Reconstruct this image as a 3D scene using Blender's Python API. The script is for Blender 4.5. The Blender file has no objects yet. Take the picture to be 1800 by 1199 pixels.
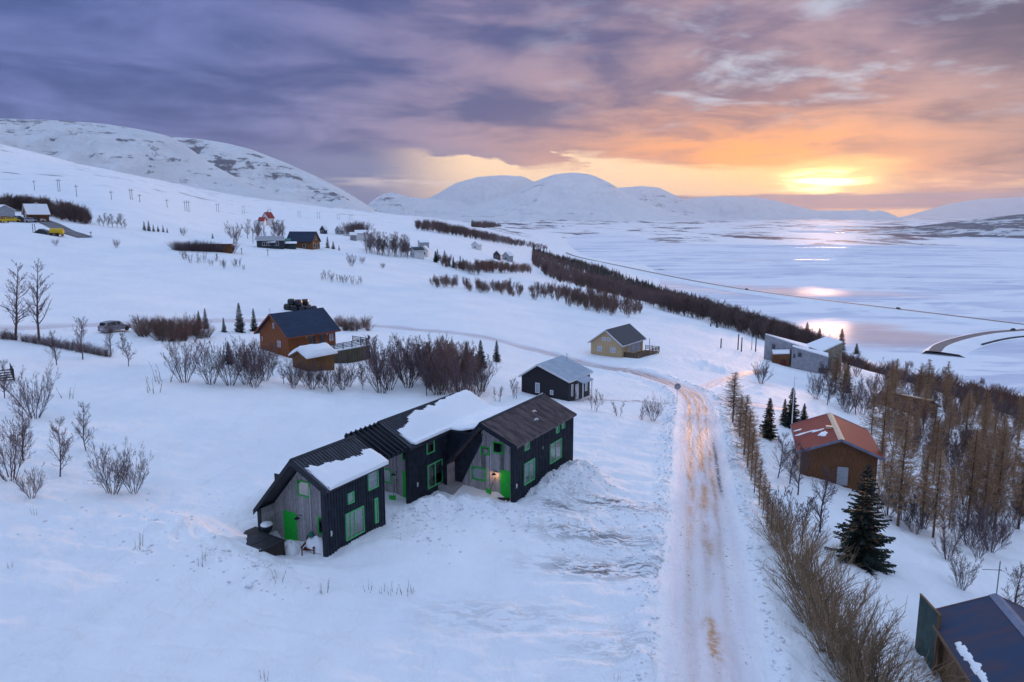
import bpy, math, random
import numpy as np
from mathutils import Vector, Matrix

# ---------------------------------------------------------------- scene, camera, sky, sun
R = math.radians
scn = bpy.context.scene
C = scn.collection
FPX, PITCH, CAMH = 1300.0, R(9.5), 19.5           # lens in photograph pixels, tilt, metres above the house yard
cam = bpy.data.objects.new('camera', bpy.data.cameras.new('camera'))
C.objects.link(cam)
cam.data.sensor_width = 36.0
cam.data.lens = 36.0 * FPX / 1800.0
cam.data.clip_start, cam.data.clip_end = 0.2, 120000
cam.location = (0, 0, CAMH)
cam.rotation_euler = (R(90) - PITCH, 0, 0)
scn.camera = cam
SUN_AZ, SUN_EL = R(22.8), R(2.5)
sunv = (math.sin(SUN_AZ) * math.cos(SUN_EL), math.cos(SUN_AZ) * math.cos(SUN_EL), math.sin(SUN_EL))
sl = bpy.data.lights.new('sun', 'SUN')
sl.energy, sl.angle, sl.color = 2.2, R(4.0), (1.0, 0.57, 0.38)
sun = bpy.data.objects.new('sun', sl)
C.objects.link(sun)
sun.rotation_euler = Vector(sunv).to_track_quat('Z', 'Y').to_euler()
vs = scn.view_settings
vs.view_transform, vs.look, vs.exposure, vs.gamma = 'Standard', 'None', 0.25, 1.0
vs.use_curve_mapping = False
scn.render.engine = 'CYCLES'
cy = scn.cycles
cy.use_denoising = True
cy.max_bounces, cy.diffuse_bounces, cy.glossy_bounces, cy.transparent_max_bounces = 5, 2, 2, 10
cy.transmission_bounces, cy.volume_bounces = 2, 0
cy.use_adaptive_sampling, cy.adaptive_threshold = True, .025
cy.volume_step_rate = 1.0
cy.sample_clamp_indirect = 6


class NG:
    """small helper to write node graphs as expressions"""
    def __init__(s, tree):
        s.t = tree
        tree.nodes.clear()

    def new(s, typ, **kw):
        n = s.t.nodes.new(typ)
        for k, v in kw.items():
            setattr(n, k, v)
        return n

    def put(s, v, inp):
        if isinstance(v, bpy.types.NodeSocket):
            s.t.links.new(v, inp)
        elif isinstance(v, (tuple, list)) and len(v) == 3 and inp.type == 'RGBA':
            inp.default_value = (*v, 1)
        else:
            inp.default_value = v

    def m(s, op, *a):
        n = s.new('ShaderNodeMath', operation=op)
        for i, v in enumerate(a):
            s.put(v, n.inputs[i])
        return n.outputs[0]

    def v(s, op, *a):
        n = s.new('ShaderNodeVectorMath', operation=op)
        for i, x in enumerate(a):
            s.put(x, n.inputs[3] if op == 'SCALE' and i == 1 else n.inputs[i])
        return n.outputs[1] if op in ('DOT_PRODUCT', 'LENGTH') else n.outputs[0]

    def mix(s, f, a, b, blend='MIX'):
        n = s.new('ShaderNodeMix', data_type='RGBA', blend_type=blend)
        s.put(f, n.inputs[0]); s.put(a, n.inputs[6]); s.put(b, n.inputs[7])
        return n.outputs[2]

    def noise(s, vec, scale, detail=4, rough=.5, dist=0.0):
        n = s.new('ShaderNodeTexNoise')
        if vec is not None:
            s.put(vec, n.inputs['Vector'])
        s.put(scale, n.inputs['Scale']); n.inputs['Detail'].default_value = detail
        n.inputs['Roughness'].default_value = rough; n.inputs['Distortion'].default_value = dist
        return n.outputs[0]

    def ss(s, x, lo, hi, to0=0.0, to1=1.0):
        n = s.new('ShaderNodeMapRange', interpolation_type='SMOOTHSTEP')
        for i, v in enumerate((x, lo, hi, to0, to1)):
            s.put(v, n.inputs[i])
        return n.outputs[0]

    def xyz(s, a, b, c):
        n = s.new('ShaderNodeCombineXYZ')
        for i, v in enumerate((a, b, c)):
            s.put(v, n.inputs[i])
        return n.outputs[0]

    def sep(s, v):
        n = s.new('ShaderNodeSeparateXYZ')
        s.put(v, n.inputs[0])
        return n.outputs

    def gauss(s, x, w):
        q = s.m('DIVIDE', x, w)
        return s.m('EXPONENT', s.m('MULTIPLY', s.m('MULTIPLY', q, q), -1.0))


def build_world():
    w = bpy.data.worlds.new('World')
    scn.world = w
    w.use_nodes = True
    g = NG(w.node_tree)
    d = g.new('ShaderNodeTexCoord').outputs['Generated']
    dx, dy, dz = g.sep(g.v('NORMALIZE', d))
    az = g.m('SUBTRACT', g.m('MULTIPLY', g.m('ARCTAN2', dx, dy), 57.2958), math.degrees(SUN_AZ))
    el = g.m('MULTIPLY', g.m('ARCSINE', dz), 57.2958)
    den = g.m('ADD', g.m('MAXIMUM', dz, 0.0), 0.10)
    q = g.xyz(g.m('DIVIDE', dx, den), g.m('DIVIDE', dy, den), 0.0)
    st = g.xyz(g.m('MULTIPLY', az, 1 / 13.0), g.m('MULTIPLY', el, 1 / 3.6), 3.7)
    n1 = g.noise(st, 1.0, 8, .55, .35)                                     # long streaks
    n2 = g.noise(q, 1.35, 9, .60, .5)                                      # cloud deck in perspective
    n3 = g.noise(g.v('ADD', q, (7.3, 2.1, 0)), 2.1, 5, .58, .3)            # breaks in the deck
    fine = g.noise(g.xyz(g.m('MULTIPLY', az, .25), g.m('MULTIPLY', el, 2.2), 9.1), 1.0, 4, .55, .2)
    cl = g.m('ADD', g.m('MULTIPLY', n1, .45), g.m('MULTIPLY', n2, .55))
    dark = g.mix(g.ss(az, -55, 4), (.036, .068, .230), (.056, .062, .175))
    dark = g.mix(g.ss(az, 1, 12), dark, (.050, .052, .125))
    lite = g.mix(g.ss(az, -50, -10), (.120, .160, .40), (.31, .22, .30))
    lite = g.mix(g.ss(az, 4, 14), lite, (.20, .15, .21))
    deck = g.mix(g.ss(cl, .38, .62), dark, lite)
    # evening light on the underside of the deck, towards the sun
    gl = g.m('MULTIPLY', g.gauss(g.m('ADD', az, 5.0), 11.5), g.gauss(g.m('SUBTRACT', el, 3.2), 3.7))
    gl = g.m('MULTIPLY', gl, g.ss(cl, .34, .60, .38, 1.3))
    gl2 = g.m('MULTIPLY', g.gauss(g.m('ADD', az, 8.), 19.0), g.gauss(g.m('SUBTRACT', el, 4.), 6.0))
    gl2 = g.m('MULTIPLY', gl2, g.ss(cl, .40, .60, .04, .62))
    deck = g.mix(g.m('MINIMUM', gl2, 1.0), deck, (.58, .32, .22))
    deck = g.mix(g.m('MINIMUM', gl, 1.0), deck, (.98, .34, .075))
    # pale openings high in the deck
    gap = g.m('MULTIPLY', g.ss(n3, .50, .70), g.ss(el, 5.0, 9.0))
    gap = g.m('MULTIPLY', gap, g.ss(az, -26, -6))
    deck = g.mix(g.m('MULTIPLY', gap, .85), deck, (.42, .50, .64))
    # blue grey veil low on the left
    veil = g.m('MULTIPLY', g.m('MULTIPLY', g.ss(el, 5.8, 3.0), g.ss(az, -20, -30)), g.ss(n1, .3, .5, .5, 1.0))
    deck = g.mix(veil, deck, (.105, .155, .33))
    # the clear slot under the deck
    top = g.m('ADD', 3.75, g.m('MULTIPLY', g.ss(az, -6, -27), 1.55))
    elw = g.m('ADD', el, g.m('MULTIPLY', g.m('SUBTRACT', n1, .5), 3.6))
    elf = g.m('ADD', elw, g.m('MULTIPLY', g.m('SUBTRACT', fine, .5), 1.5))
    elf = g.m('ADD', elf, g.m('MULTIPLY', g.ss(n2, .44, .60), g.ss(az, -8, -24, 0.0, 1.6)))
    slot = g.ss(g.m('SUBTRACT', elf, top), .55, -.45)
    slot = g.m('MULTIPLY', slot, g.m('MULTIPLY', g.ss(az, -34, -25), g.ss(g.m('ADD', az, g.m('MULTIPLY', fine, 4.0)), 8.5, 3.5)))
    slotc = g.mix(g.gauss(az, 11.0), (1.0, .70, .44), (1.02, .60, .20))
    sky = g.mix(slot, deck, slotc)
    strip = g.m('MULTIPLY', g.m('MULTIPLY', g.gauss(g.m('SUBTRACT', el, 2.3), .45), g.ss(fine, .4, .6)), g.m('MULTIPLY', g.ss(az, 3, 7), g.ss(az, 24, 12)))
    sky = g.mix(g.m('MULTIPLY', strip, .75), sky, (.95, .55, .28))
    strip2 = g.m('MULTIPLY', g.m('MULTIPLY', g.gauss(g.m('SUBTRACT', el, 2.6), .4), g.ss(fine, .42, .58)), g.m('MULTIPLY', g.ss(az, -38, -33), g.ss(az, -24, -29)))
    sky = g.mix(g.m('MULTIPLY', strip2, .6), sky, (.80, .66, .62))
    # the sun's own glare through torn cloud
    core = g.m('MULTIPLY', g.gauss(g.m('ADD', az, .4), 2.1), g.gauss(g.m('SUBTRACT', el, 2.45), .62))
    core = g.m('MULTIPLY', core, g.ss(fine, .40, .56, .18, 1.0))
    sky = g.mix(core, sky, (6.5, 4.6, 1.9))
    # low bank over the far mountains, with a thin lit gap below it
    elb = g.m('ADD', el, g.m('MULTIPLY', g.m('SUBTRACT', fine, .5), .45))
    bank = g.m('MULTIPLY', g.ss(elb, 1.72, 1.48), g.ss(az, -15, -10))
    bankc = g.mix(g.ss(fine, .35, .65), (.115, .12, .25), (.20, .17, .27))
    under = g.m('MULTIPLY', g.ss(elb, .72, .40), g.m('MULTIPLY', g.ss(az, -3, 1.0), g.ss(az, 11, 5)))
    bankc = g.mix(under, bankc, (.95, .55, .30))
    sky = g.mix(bank, sky, bankc)
    # pale sky overhead, out of view, brightened so that it lights the snow
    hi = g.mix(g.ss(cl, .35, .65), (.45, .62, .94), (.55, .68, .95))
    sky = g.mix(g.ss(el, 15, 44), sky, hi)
    nish = g.new('ShaderNodeTexSky', sky_type='NISHITA', sun_disc=False, sun_elevation=SUN_EL, sun_rotation=SUN_AZ,
                 altitude=100, air_density=1.0, dust_density=1.5, ozone_density=2.0)
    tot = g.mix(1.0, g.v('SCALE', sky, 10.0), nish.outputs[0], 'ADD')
    # veils keep most of the clear sky's light out: only part of it is added
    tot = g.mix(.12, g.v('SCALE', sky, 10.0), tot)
    bg = g.new('ShaderNodeBackground')
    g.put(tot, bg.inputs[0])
    bg.inputs[1].default_value = 0.1
    out = g.new('ShaderNodeOutputWorld')
    g.t.links.new(bg.outputs[0], out.inputs[0])
    w.cycles.sampling_method = 'MANUAL'
    w.cycles.sample_map_resolution = 1024


build_world()

# ---------------------------------------------------------------- mesh and object helpers
def raw_mesh(name, verts, faces):
    """verts (n,3) array, faces (m,k) array of equal length polygons"""
    me = bpy.data.meshes.new(name)
    verts = np.asarray(verts, np.float32); faces = np.asarray(faces, np.int32)
    k = faces.shape[1]
    me.vertices.add(len(verts)); me.vertices.foreach_set('co', verts.ravel())
    me.loops.add(faces.size); me.loops.foreach_set('vertex_index', faces.ravel())
    me.polygons.add(len(faces))
    me.polygons.foreach_set('loop_start', np.arange(0, faces.size, k, dtype=np.int32))
    me.update(calc_edges=True)
    return me


def link(name, me, mat=None, parent=None, kind=None, smooth=False):
    o = bpy.data.objects.new(name, me)
    C.objects.link(o)
    if mat is not None and not me.materials:
        me.materials.append(mat)
    if parent is not None:
        o.parent = parent
    if kind:
        o['kind'] = kind
    if smooth:
        me.polygons.foreach_set('use_smooth', [True] * len(me.polygons))
    return o


def tag(o, label, cat, group=None):
    o['label'] = label
    o['category'] = cat
    if group:
        o['group'] = group
    return o


def empty(name, loc, rz, label, cat, group=None, scale=1.0):
    o = bpy.data.objects.new(name, None)
    C.objects.link(o)
    o.location = loc
    o.rotation_euler = (0, 0, rz)
    o.scale = (scale, scale, scale)
    o.empty_display_size = .2
    return tag(o, label, cat, group)


def copy_tree(o, parent=None):
    c = o.copy()
    C.objects.link(c)
    c.parent = parent
    for ch in list(o.children):
        copy_tree(ch, c)
    return c


class MB:
    def __init__(s):
        s.v, s.f = [], []

    def add(s, v, f):
        b = len(s.v)
        s.v += [tuple(x) for x in v]
        s.f += [tuple(i + b for i in q) for q in f]
        return s

    def box(s, x0, x1, y0, y1, z0, z1):
        v = [(x, y, z) for z in (z0, z1) for y in (y0, y1) for x in (x0, x1)]
        return s.add(v, [(0, 2, 3, 1), (4, 5, 7, 6), (0, 1, 5, 4), (2, 6, 7, 3), (0, 4, 6, 2), (1, 3, 7, 5)])

    def prism(s, pts, axis, a, b):
        """polygon of 2d points extruded along an axis: 'y' takes (x,z), 'x' takes (y,z), 'z' takes (x,y)"""
        def p(q, t):
            return {'y': (q[0], t, q[1]), 'x': (t, q[0], q[1]), 'z': (q[0], q[1], t)}[axis]
        n = len(pts)
        v = [p(q, a) for q in pts] + [p(q, b) for q in pts]
        f = [tuple(range(n))[::-1], tuple(range(n, 2 * n))] + [(i, (i + 1) % n, n + (i + 1) % n, n + i) for i in range(n)]
        return s.add(v, f)

    def beam(s, p0, p1, w, h, up=(0, 0, 1)):
        p0, p1 = Vector(p0), Vector(p1)
        d = (p1 - p0).normalized()
        sd = d.cross(Vector(up))
        sd = (sd if sd.length > 1e-4 else Vector((1, 0, 0))).normalized() * (w / 2)
        u = sd.cross(d).normalized() * (h / 2)
        v = [p + a * sd + b * u for p in (p0, p1) for a, b in ((-1, -1), (1, -1), (1, 1), (-1, 1))]
        return s.add(v, [(0, 3, 2, 1), (4, 5, 6, 7), (0, 1, 5, 4), (1, 2, 6, 5), (2, 3, 7, 6), (3, 0, 4, 7)])

    def tube(s, p0, p1, r0, r1=None, n=8, cap=True):
        r1 = r0 if r1 is None else r1
        p0, p1 = Vector(p0), Vector(p1)
        d = (p1 - p0).normalized()
        a = d.cross(Vector((0, 0, 1)))
        a = (a if a.length > 1e-3 else Vector((1, 0, 0))).normalized()
        b = d.cross(a)
        v = [p + (a * math.cos(6.28319 * i / n) + b * math.sin(6.28319 * i / n)) * r for p, r in ((p0, r0), (p1, r1)) for i in range(n)]
        f = [(i, (i + 1) % n, n + (i + 1) % n, n + i) for i in range(n)]
        if cap:
            f += [tuple(range(n))[::-1], tuple(range(n, 2 * n))]
        return s.add(v, f)

    def build(s, name, mat, parent=None, kind=None, smooth=False, label=None, bevel=0):
        me = bpy.data.meshes.new(name)
        me.from_pydata(s.v, [], s.f)
        me.update()
        o = link(name, me, mat, parent, kind, smooth)
        if label:
            o['label'] = label
        if bevel:
            md = o.modifiers.new('bevel', 'BEVEL'); md.width = bevel; md.segments = 2; md.limit_method = 'ANGLE'
        return o


# ---------------------------------------------------------------- materials
MATS = {}


def mat(name, col, rough=.7, var=.0, scale=6.0, bump=0.0, bscale=None, spec=.3, metal=0.0, stretch=(1, 1, 1), rnd=0.0, col2=None):
    m = bpy.data.materials.new(name)
    m.use_nodes = True
    g = NG(m.node_tree)
    b = g.new('ShaderNodeBsdfPrincipled')
    out = g.new('ShaderNodeOutputMaterial')
    g.t.links.new(b.outputs[0], out.inputs[0])
    b.inputs['Roughness'].default_value = rough
    b.inputs['Specular IOR Level'].default_value = spec
    b.inputs['Metallic'].default_value = metal
    c = (*col, 1)
    if var or bump or col2:
        vec = g.v('MULTIPLY', g.new('ShaderNodeTexCoord').outputs['Object'], stretch)
        n = g.noise(vec, scale, 5, .6)
    if var or col2:
        c2 = col2 if col2 else tuple(x * (1 - var) for x in col)
        c1 = col if col2 else tuple(x * (1 + var) for x in col)
        c = g.mix(g.ss(n, .35, .65), c2, c1)
    if rnd:
        oi = g.new('ShaderNodeObjectInfo').outputs['Random']
        k = g.m('ADD', g.m('MULTIPLY', oi, 2 * rnd), 1 - rnd)
        c = g.mix(1.0, c, g.xyz(k, k, k), 'MULTIPLY')
    g.put(c, b.inputs['Base Color'])
    if bump:
        bp = g.new('ShaderNodeBump')
        bp.inputs['Distance'].default_value = bump
        g.put(g.noise(vec, bscale or scale * 3, 4, .6), bp.inputs['Height'])
        g.t.links.new(bp.outputs[0], b.inputs['Normal'])
    MATS[name] = m
    return m


mat('black_cladding', (.019, .026, .040), .5, .3, 2.0, spec=.25)
mat('black_trim', (.014, .019, .030), .5, .2, 3.0, spec=.25)
mat('roof_metal', (.036, .040, .055), .42, .35, 1.3, spec=.4, stretch=(1, 3, 1))
mat('roof_metal_worn', (.17, .125, .13), .5, .0, .9, spec=.35, stretch=(1, 2.5, 1), col2=(.062, .048, .055))
mat('weathered_wood', (.36, .345, .35), .8, .30, 5.0, .004, 30, stretch=(6, 6, .7), rnd=.22)
mat('green_paint', (.014, .50, .050), .45, .06, 3.0)
mat('green_frame', (.11, .56, .21), .45, .06, 3.0)
mat('white_paint', (.72, .73, .75), .5, .05, 3.0)
mat('blind_white', (.78, .80, .82), .8, .04, 3.0)
mat('steel', (.5, .52, .55), .35, .1, 5, metal=.8)
mat('grey_post', (.20, .20, .22), .6, .15, 5)
mat('dark_wood', (.045, .038, .036), .75, .3, 4, stretch=(1, 1, 6), rnd=.15)
mat('dark_cover', (.028, .028, .034), .55, .25, 2.0)
mat('orange_wood', (.235, .075, .024), .65, .22, 3.0, .006, 16, stretch=(.4, .4, 9))
mat('orange_trim', (.27, .072, .022), .6, .1, 3)
mat('shed_wood', (.155, .072, .024), .7, .25, 3.0, .006, 14, stretch=(6, 6, .5))
mat('navy_roof', (.014, .030, .070), .55, .18, 1.2, spec=.2, stretch=(3, .6, 1))
mat('deck_wood', (.125, .085, .055), .75, .25, 3.5, rnd=.15, stretch=(1, 1, 6))
mat('deck_grey', (.060, .062, .075), .75, .25, 3.5, rnd=.15)
mat('deck_skirt', (.075, .068, .046), .8, .25, 2.0, stretch=(4, 4, .5), rnd=.15)
mat('beige_siding', (.52, .37, .21), .65, .08, 3.0, .005, 14, stretch=(.4, .4, 9))
mat('charcoal_roof', (.070, .070, .082), .6, .2, 2.5)
mat('brown_black', (.022, .020, .027), .6, .25, 3.0, .006, 12, stretch=(6, 6, .5))
mat('pale_metal_roof', (.30, .38, .47), .4, .12, 1.0, spec=.5)
mat('concrete', (.30, .30, .33), .8, .16, 1.2, .004, 8)
mat('concrete_tan', (.25, .215, .16), .8, .2, 1.2, .004, 8)
mat('red_roof', (.23, .030, .016), .5, .22, 1.1, spec=.35, stretch=(.6, 3, 1))
mat('cream_cap', (.66, .50, .36), .6, .08, 3)
mat('cabin_brown', (.145, .062, .025), .7, .3, 2.5, .006, 12, stretch=(6, 6, .5))
mat('blue_roof', (.016, .045, .105), .5, .0, .7, spec=.25, stretch=(.5, 1.6, 1), col2=(.055, .045, .075))
mat('blue_grey_cap', (.17, .19, .27), .5, .12, 3)
mat('green_panel', (.035, .075, .072), .6, .2, 2.0, spec=.3)
mat('tan_board', (.20, .115, .065), .7, .2, 3.0, rnd=.15, stretch=(.6, .6, 8))
mat('white_wall', (.70, .70, .70), .7, .06, 2)
mat('grey_wall', (.33, .34, .37), .7, .1, 2)
mat('house_red', (.28, .028, .022), .55, .12, 2)
mat('dark_wall', (.030, .042, .052), .65, .15, 2)
mat('green_steel', (.020, .16, .12), .5, .1, 2)
mat('glass_dark', (.035, .04, .05), .08, spec=.7)
mat('glass_pale', (.40, .44, .52), .10, .12, 1.5, spec=.6)  # opaque pane: mirrored snow and sky, and curtains, put into its base colour
mat('car_paint', (.24, .22, .24), .32, .05, 2, spec=.6)
mat('tyre', (.012, .012, .013), .85)
mat('chrome', (.55, .56, .58), .25, metal=1.0)
mat('lens_red', (.30, .012, .010), .25, spec=.5)
mat('lens_clear', (.6, .62, .62), .15, spec=.6)
mat('bale_wrap', (.010, .014, .022), .35, .3, 2.0, .03, 5, spec=.5)
mat('yellow_paint', (.62, .40, .012), .45, .08, 2)
mat('pole_wood', (.060, .048, .044), .8, .25, 3)
mat('bark_dark', (.075, .058, .062), .85, .3, 5)
mat('twig_purple', (.135, .095, .105), .85, .0, rnd=.25)
mat('bark_birch', (.115, .085, .072), .85, .35, 5)
mat('twig_rust', (.20, .125, .105), .85, .0, rnd=.25)
mat('bark_willow', (.20, .14, .08), .85, .3, 5)
mat('twig_willow', (.30, .205, .125), .85, .0, rnd=.2)
mat('bark_larch', (.15, .095, .06), .85, .3, 5)
mat('twig_larch', (.35, .22, .125), .85, .0, rnd=.22)
mat('bark_spruce', (.050, .036, .028), .85, .3, 5)
mat('needles', (.017, .031, .025), .75, .0, rnd=.25)
mat('dry_grass', (.19, .13, .085), .85, .0, rnd=.2)
mat('asphalt', (.16, .155, .17), .8, .2, .4)
mat('rock_dark', (.05, .052, .065), .85, .3, .6)
mat('forest_mass', (.13, .088, .085), .9, .35, .02)
mat('forest_rust', (.17, .095, .075), .9, .3, .05)
mat('rust_red', (.10, .018, .016), .6, .2, 3)


def emis(name, col, st):
    m = bpy.data.materials.new(name)
    m.use_nodes = True
    g = NG(m.node_tree)
    e = g.new('ShaderNodeEmission')
    e.inputs[0].default_value = (*col, 1); e.inputs[1].default_value = st
    g.t.links.new(e.outputs[0], g.new('ShaderNodeOutputMaterial').inputs[0])
    MATS[name] = m


emis('lamp_glow', (1.0, .55, .22), 14.0)


def glass():
    m = bpy.data.materials.new('window_glass')
    m.use_nodes = True
    g = NG(m.node_tree)
    tr = g.new('ShaderNodeBsdfTransparent'); tr.inputs[0].default_value = (.86, .9, .92, 1)
    gl = g.new('ShaderNodeBsdfGlossy'); gl.inputs[1].default_value = .04
    lw = g.new('ShaderNodeLayerWeight'); lw.inputs[0].default_value = .35
    mx = g.new('ShaderNodeMixShader')
    g.put(g.m('ADD', g.m('MULTIPLY', lw.outputs[0], .55), .22), mx.inputs[0])
    g.t.links.new(tr.outputs[0], mx.inputs[1]); g.t.links.new(gl.outputs[0], mx.inputs[2])
    g.t.links.new(mx.outputs[0], g.new('ShaderNodeOutputMaterial').inputs[0])
    MATS['window_glass'] = m


glass()


def snow_material(name, kind):
    """snow: 'ground' mixes in soil and rock where the surface attributes say so, 'plain' is clean, 'mountain' breaks through on steep faces"""
    m = bpy.data.materials.new(name)
    m.use_nodes = True
    g = NG(m.node_tree)
    b = g.new('ShaderNodeBsdfPrincipled')
    g.t.links.new(b.outputs[0], g.new('ShaderNodeOutputMaterial').inputs[0])
    geo = g.new('ShaderNodeNewGeometry')
    P = geo.outputs['Position']
    b.inputs['Roughness'].default_value = .7
    b.inputs['Specular IOR Level'].default_value = .06
    big = g.noise(P, .09 if kind != 'mountain' else .002, 4, .55)
    c = g.mix(g.ss(big, .35, .65), (.83, .86, .91), (.90, .91, .94))
    if kind == 'ground':
        at = g.new('ShaderNodeAttribute', attribute_name='dirt').outputs['Fac']
        streak = g.noise(g.v('MULTIPLY', P, (.55, 1.6, 1)), 1.5, 7, .68, .6)
        soil = g.m('MULTIPLY', g.ss(streak, .47, .54), at)
        c = g.mix(g.m('MULTIPLY', at, .10), c, (.50, .47, .52))
        c = g.mix(soil, c, g.mix(g.noise(P, 5, 3), (.035, .034, .050), (.16, .13, .13)))
        rk = g.new('ShaderNodeAttribute', attribute_name='rock').outputs['Fac']
        rn = g.noise(g.v('MULTIPLY', P, (.35, 1.0, 1)), .035, 6, .62, .4)
        c = g.mix(g.m('MULTIPLY', g.ss(rn, .60, .665), rk), c, (.10, .105, .15))
        fl = g.new('ShaderNodeAttribute', attribute_name='field').outputs['Fac']
        fn = g.noise(g.v('MULTIPLY', P, (.5, .22, 1)), .006, 9, .70, .2)
        c = g.mix(g.m('MULTIPLY', g.ss(fn, .53, .585), fl), c, (.07, .075, .12))
        # wind crust and small drifts
        h = g.m('ADD', g.m('MULTIPLY', g.noise(g.v('MULTIPLY', P, (1, .5, 1)), .55, 8, .62, .6), .42), g.m('MULTIPLY', g.noise(P, 4.5, 5, .65), .05))
        bp = g.new('ShaderNodeBump'); bp.inputs['Strength'].default_value = .85; bp.inputs['Distance'].default_value = 1.0
        g.put(h, bp.inputs['Height'])
        g.t.links.new(bp.outputs[0], b.inputs['Normal'])
    elif kind == 'mountain':
        nz = g.sep(geo.outputs['Normal'])[2]
        rn = g.noise(g.v('MULTIPLY', P, (1, 1, 2.6)), .009, 11, .72, .4)
        ln = g.noise(g.v('MULTIPLY', P, (.15, .15, 4.0)), .006, 6, .6, .3)
        at = g.new('ShaderNodeAttribute', attribute_name='rock').outputs['Fac']
        k = g.m('ADD', g.m('MULTIPLY', rn, .6), g.m('MULTIPLY', ln, .4))
        k = g.m('ADD', k, g.m('MULTIPLY', at, .105))
        k = g.m('ADD', k, g.m('MULTIPLY', g.m('SUBTRACT', .93, nz), .10))
        c = g.mix(g.m('MULTIPLY', g.ss(k, .575, .63), .88), c, (.085, .09, .13))
        h = g.m('MULTIPLY', g.noise(P, .005, 10, .66, .3), 110.0)
        bp = g.new('ShaderNodeBump'); bp.inputs['Strength'].default_value = .8; bp.inputs['Distance'].default_value = 1.0
        g.put(h, bp.inputs['Height'])
        g.t.links.new(bp.outputs[0], b.inputs['Normal'])
    else:
        bp = g.new('ShaderNodeBump'); bp.inputs['Distance'].default_value = .05
        g.put(g.noise(P, 3.0, 5, .6), bp.inputs['Height'])
        g.t.links.new(bp.outputs[0], b.inputs['Normal'])
    g.put(c, b.inputs['Base Color'])
    MATS[name] = m


snow_material('snow_ground', 'ground')
snow_material('snow_plain', 'plain')
snow_material('snow_mountain', 'mountain')


def road_material():
    m = bpy.data.materials.new('icy_road')
    m.use_nodes = True
    g = NG(m.node_tree)
    b = g.new('ShaderNodeBsdfPrincipled')
    g.t.links.new(b.outputs[0], g.new('ShaderNodeOutputMaterial').inputs[0])
    P = g.new('ShaderNodeNewGeometry').outputs['Position']
    uv = g.new('ShaderNodeUVMap'); uv.uv_map = 'UVMap'
    u, v, _ = g.sep(uv.outputs[0])                       # u across (-1..1), v metres along
    along = g.noise(g.xyz(g.m('MULTIPLY', u, 2.0), g.m('MULTIPLY', v, .09), 0.0), 1.6, 6, .62, .25)
    patch = g.noise(g.xyz(g.m('MULTIPLY', u, .8), g.m('MULTIPLY', v, .10), 4.0), 1.3, 5, .6, .4)
    fine = g.noise(P, 3.2, 6, .65, .3)
    wob = g.m('MULTIPLY', g.m('SUBTRACT', g.noise(g.xyz(0.0, g.m('MULTIPLY', v, .06), 0.0), 1.0, 3), .5), .35)
    uw = g.m('ADD', u, wob)
    tracks = g.m('ADD', g.m('ADD', g.gauss(g.m('ADD', uw, .36), .12), g.gauss(g.m('SUBTRACT', uw, .02), .13)), g.m('MULTIPLY', g.gauss(g.m('SUBTRACT', uw, .33), .10), .9))
    edge = g.ss(g.m('ABSOLUTE', u), .92, .60)
    far = g.m('MULTIPLY', g.ss(v, 12, 46, .32, 1.0), g.ss(v, 95, 140, 1.0, .5))
    snow = g.mix(g.ss(along, .3, .7), (.74, .72, .79), (.86, .86, .91))
    sand = g.mix(g.ss(fine, .35, .65), (.33, .225, .185), (.56, .45, .42))
    amber = g.mix(g.ss(fine, .35, .65), (.28, .17, .09), (.46, .32, .20))
    k = g.m('MULTIPLY', g.m('MULTIPLY', g.m('ADD', g.m('MULTIPLY', tracks, 1.0), .20), g.ss(g.m('ADD', g.m('MULTIPLY', along, .6), g.m('MULTIPLY', patch, .4)), .36, .54)), g.m('MULTIPLY', edge, far))
    c = g.mix(g.m('MINIMUM', k, 1.0), snow, sand)
    ka = g.m('MULTIPLY', g.m('MULTIPLY', g.gauss(g.m('SUBTRACT', uw, .02), .17), g.ss(patch, .54, .62)), g.ss(fine, .36, .56))
    ka = g.m('MULTIPLY', ka, g.ss(v, 95, 60))
    c = g.mix(ka, c, amber)
    kd = g.m('MULTIPLY', g.m('MULTIPLY', g.ss(fine, .58, .64), g.ss(along, .47, .62)), g.m('MULTIPLY', edge, .75))
    c = g.mix(kd, c, (.10, .075, .085))
    rim = g.m('MULTIPLY', g.m('MULTIPLY', g.gauss(g.m('SUBTRACT', uw, .52), .07), g.ss(fine, .38, .52)), g.m('MULTIPLY', g.ss(v, 34, 38), g.ss(v, 58, 50)))
    c = g.mix(g.m('MULTIPLY', rim, .9), c, (.06, .055, .065))
    big = g.noise(P, .09, 4, .55)
    edge2 = g.ss(g.m('ADD', g.m('ABSOLUTE', u), g.m('MULTIPLY', g.m('SUBTRACT', fine, .5), .5)), .62, .95)
    c = g.mix(edge2, c, g.mix(g.ss(big, .35, .65), (.83, .86, .91), (.90, .91, .94)))
    g.put(c, b.inputs['Base Color'])
    g.put(g.ss(g.m('ADD', k, ka), .1, .9, .62, .48), b.inputs['Roughness'])
    b.inputs['Specular IOR Level'].default_value = .12
    bp = g.new('ShaderNodeBump'); bp.inputs['Distance'].default_value = .3; bp.inputs['Strength'].default_value = .8
    g.put(g.m('ADD', along, g.m('MULTIPLY', fine, .35)), bp.inputs['Height'])
    g.t.links.new(bp.outputs[0], b.inputs['Normal'])
    MATS['icy_road'] = m


road_material()


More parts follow.
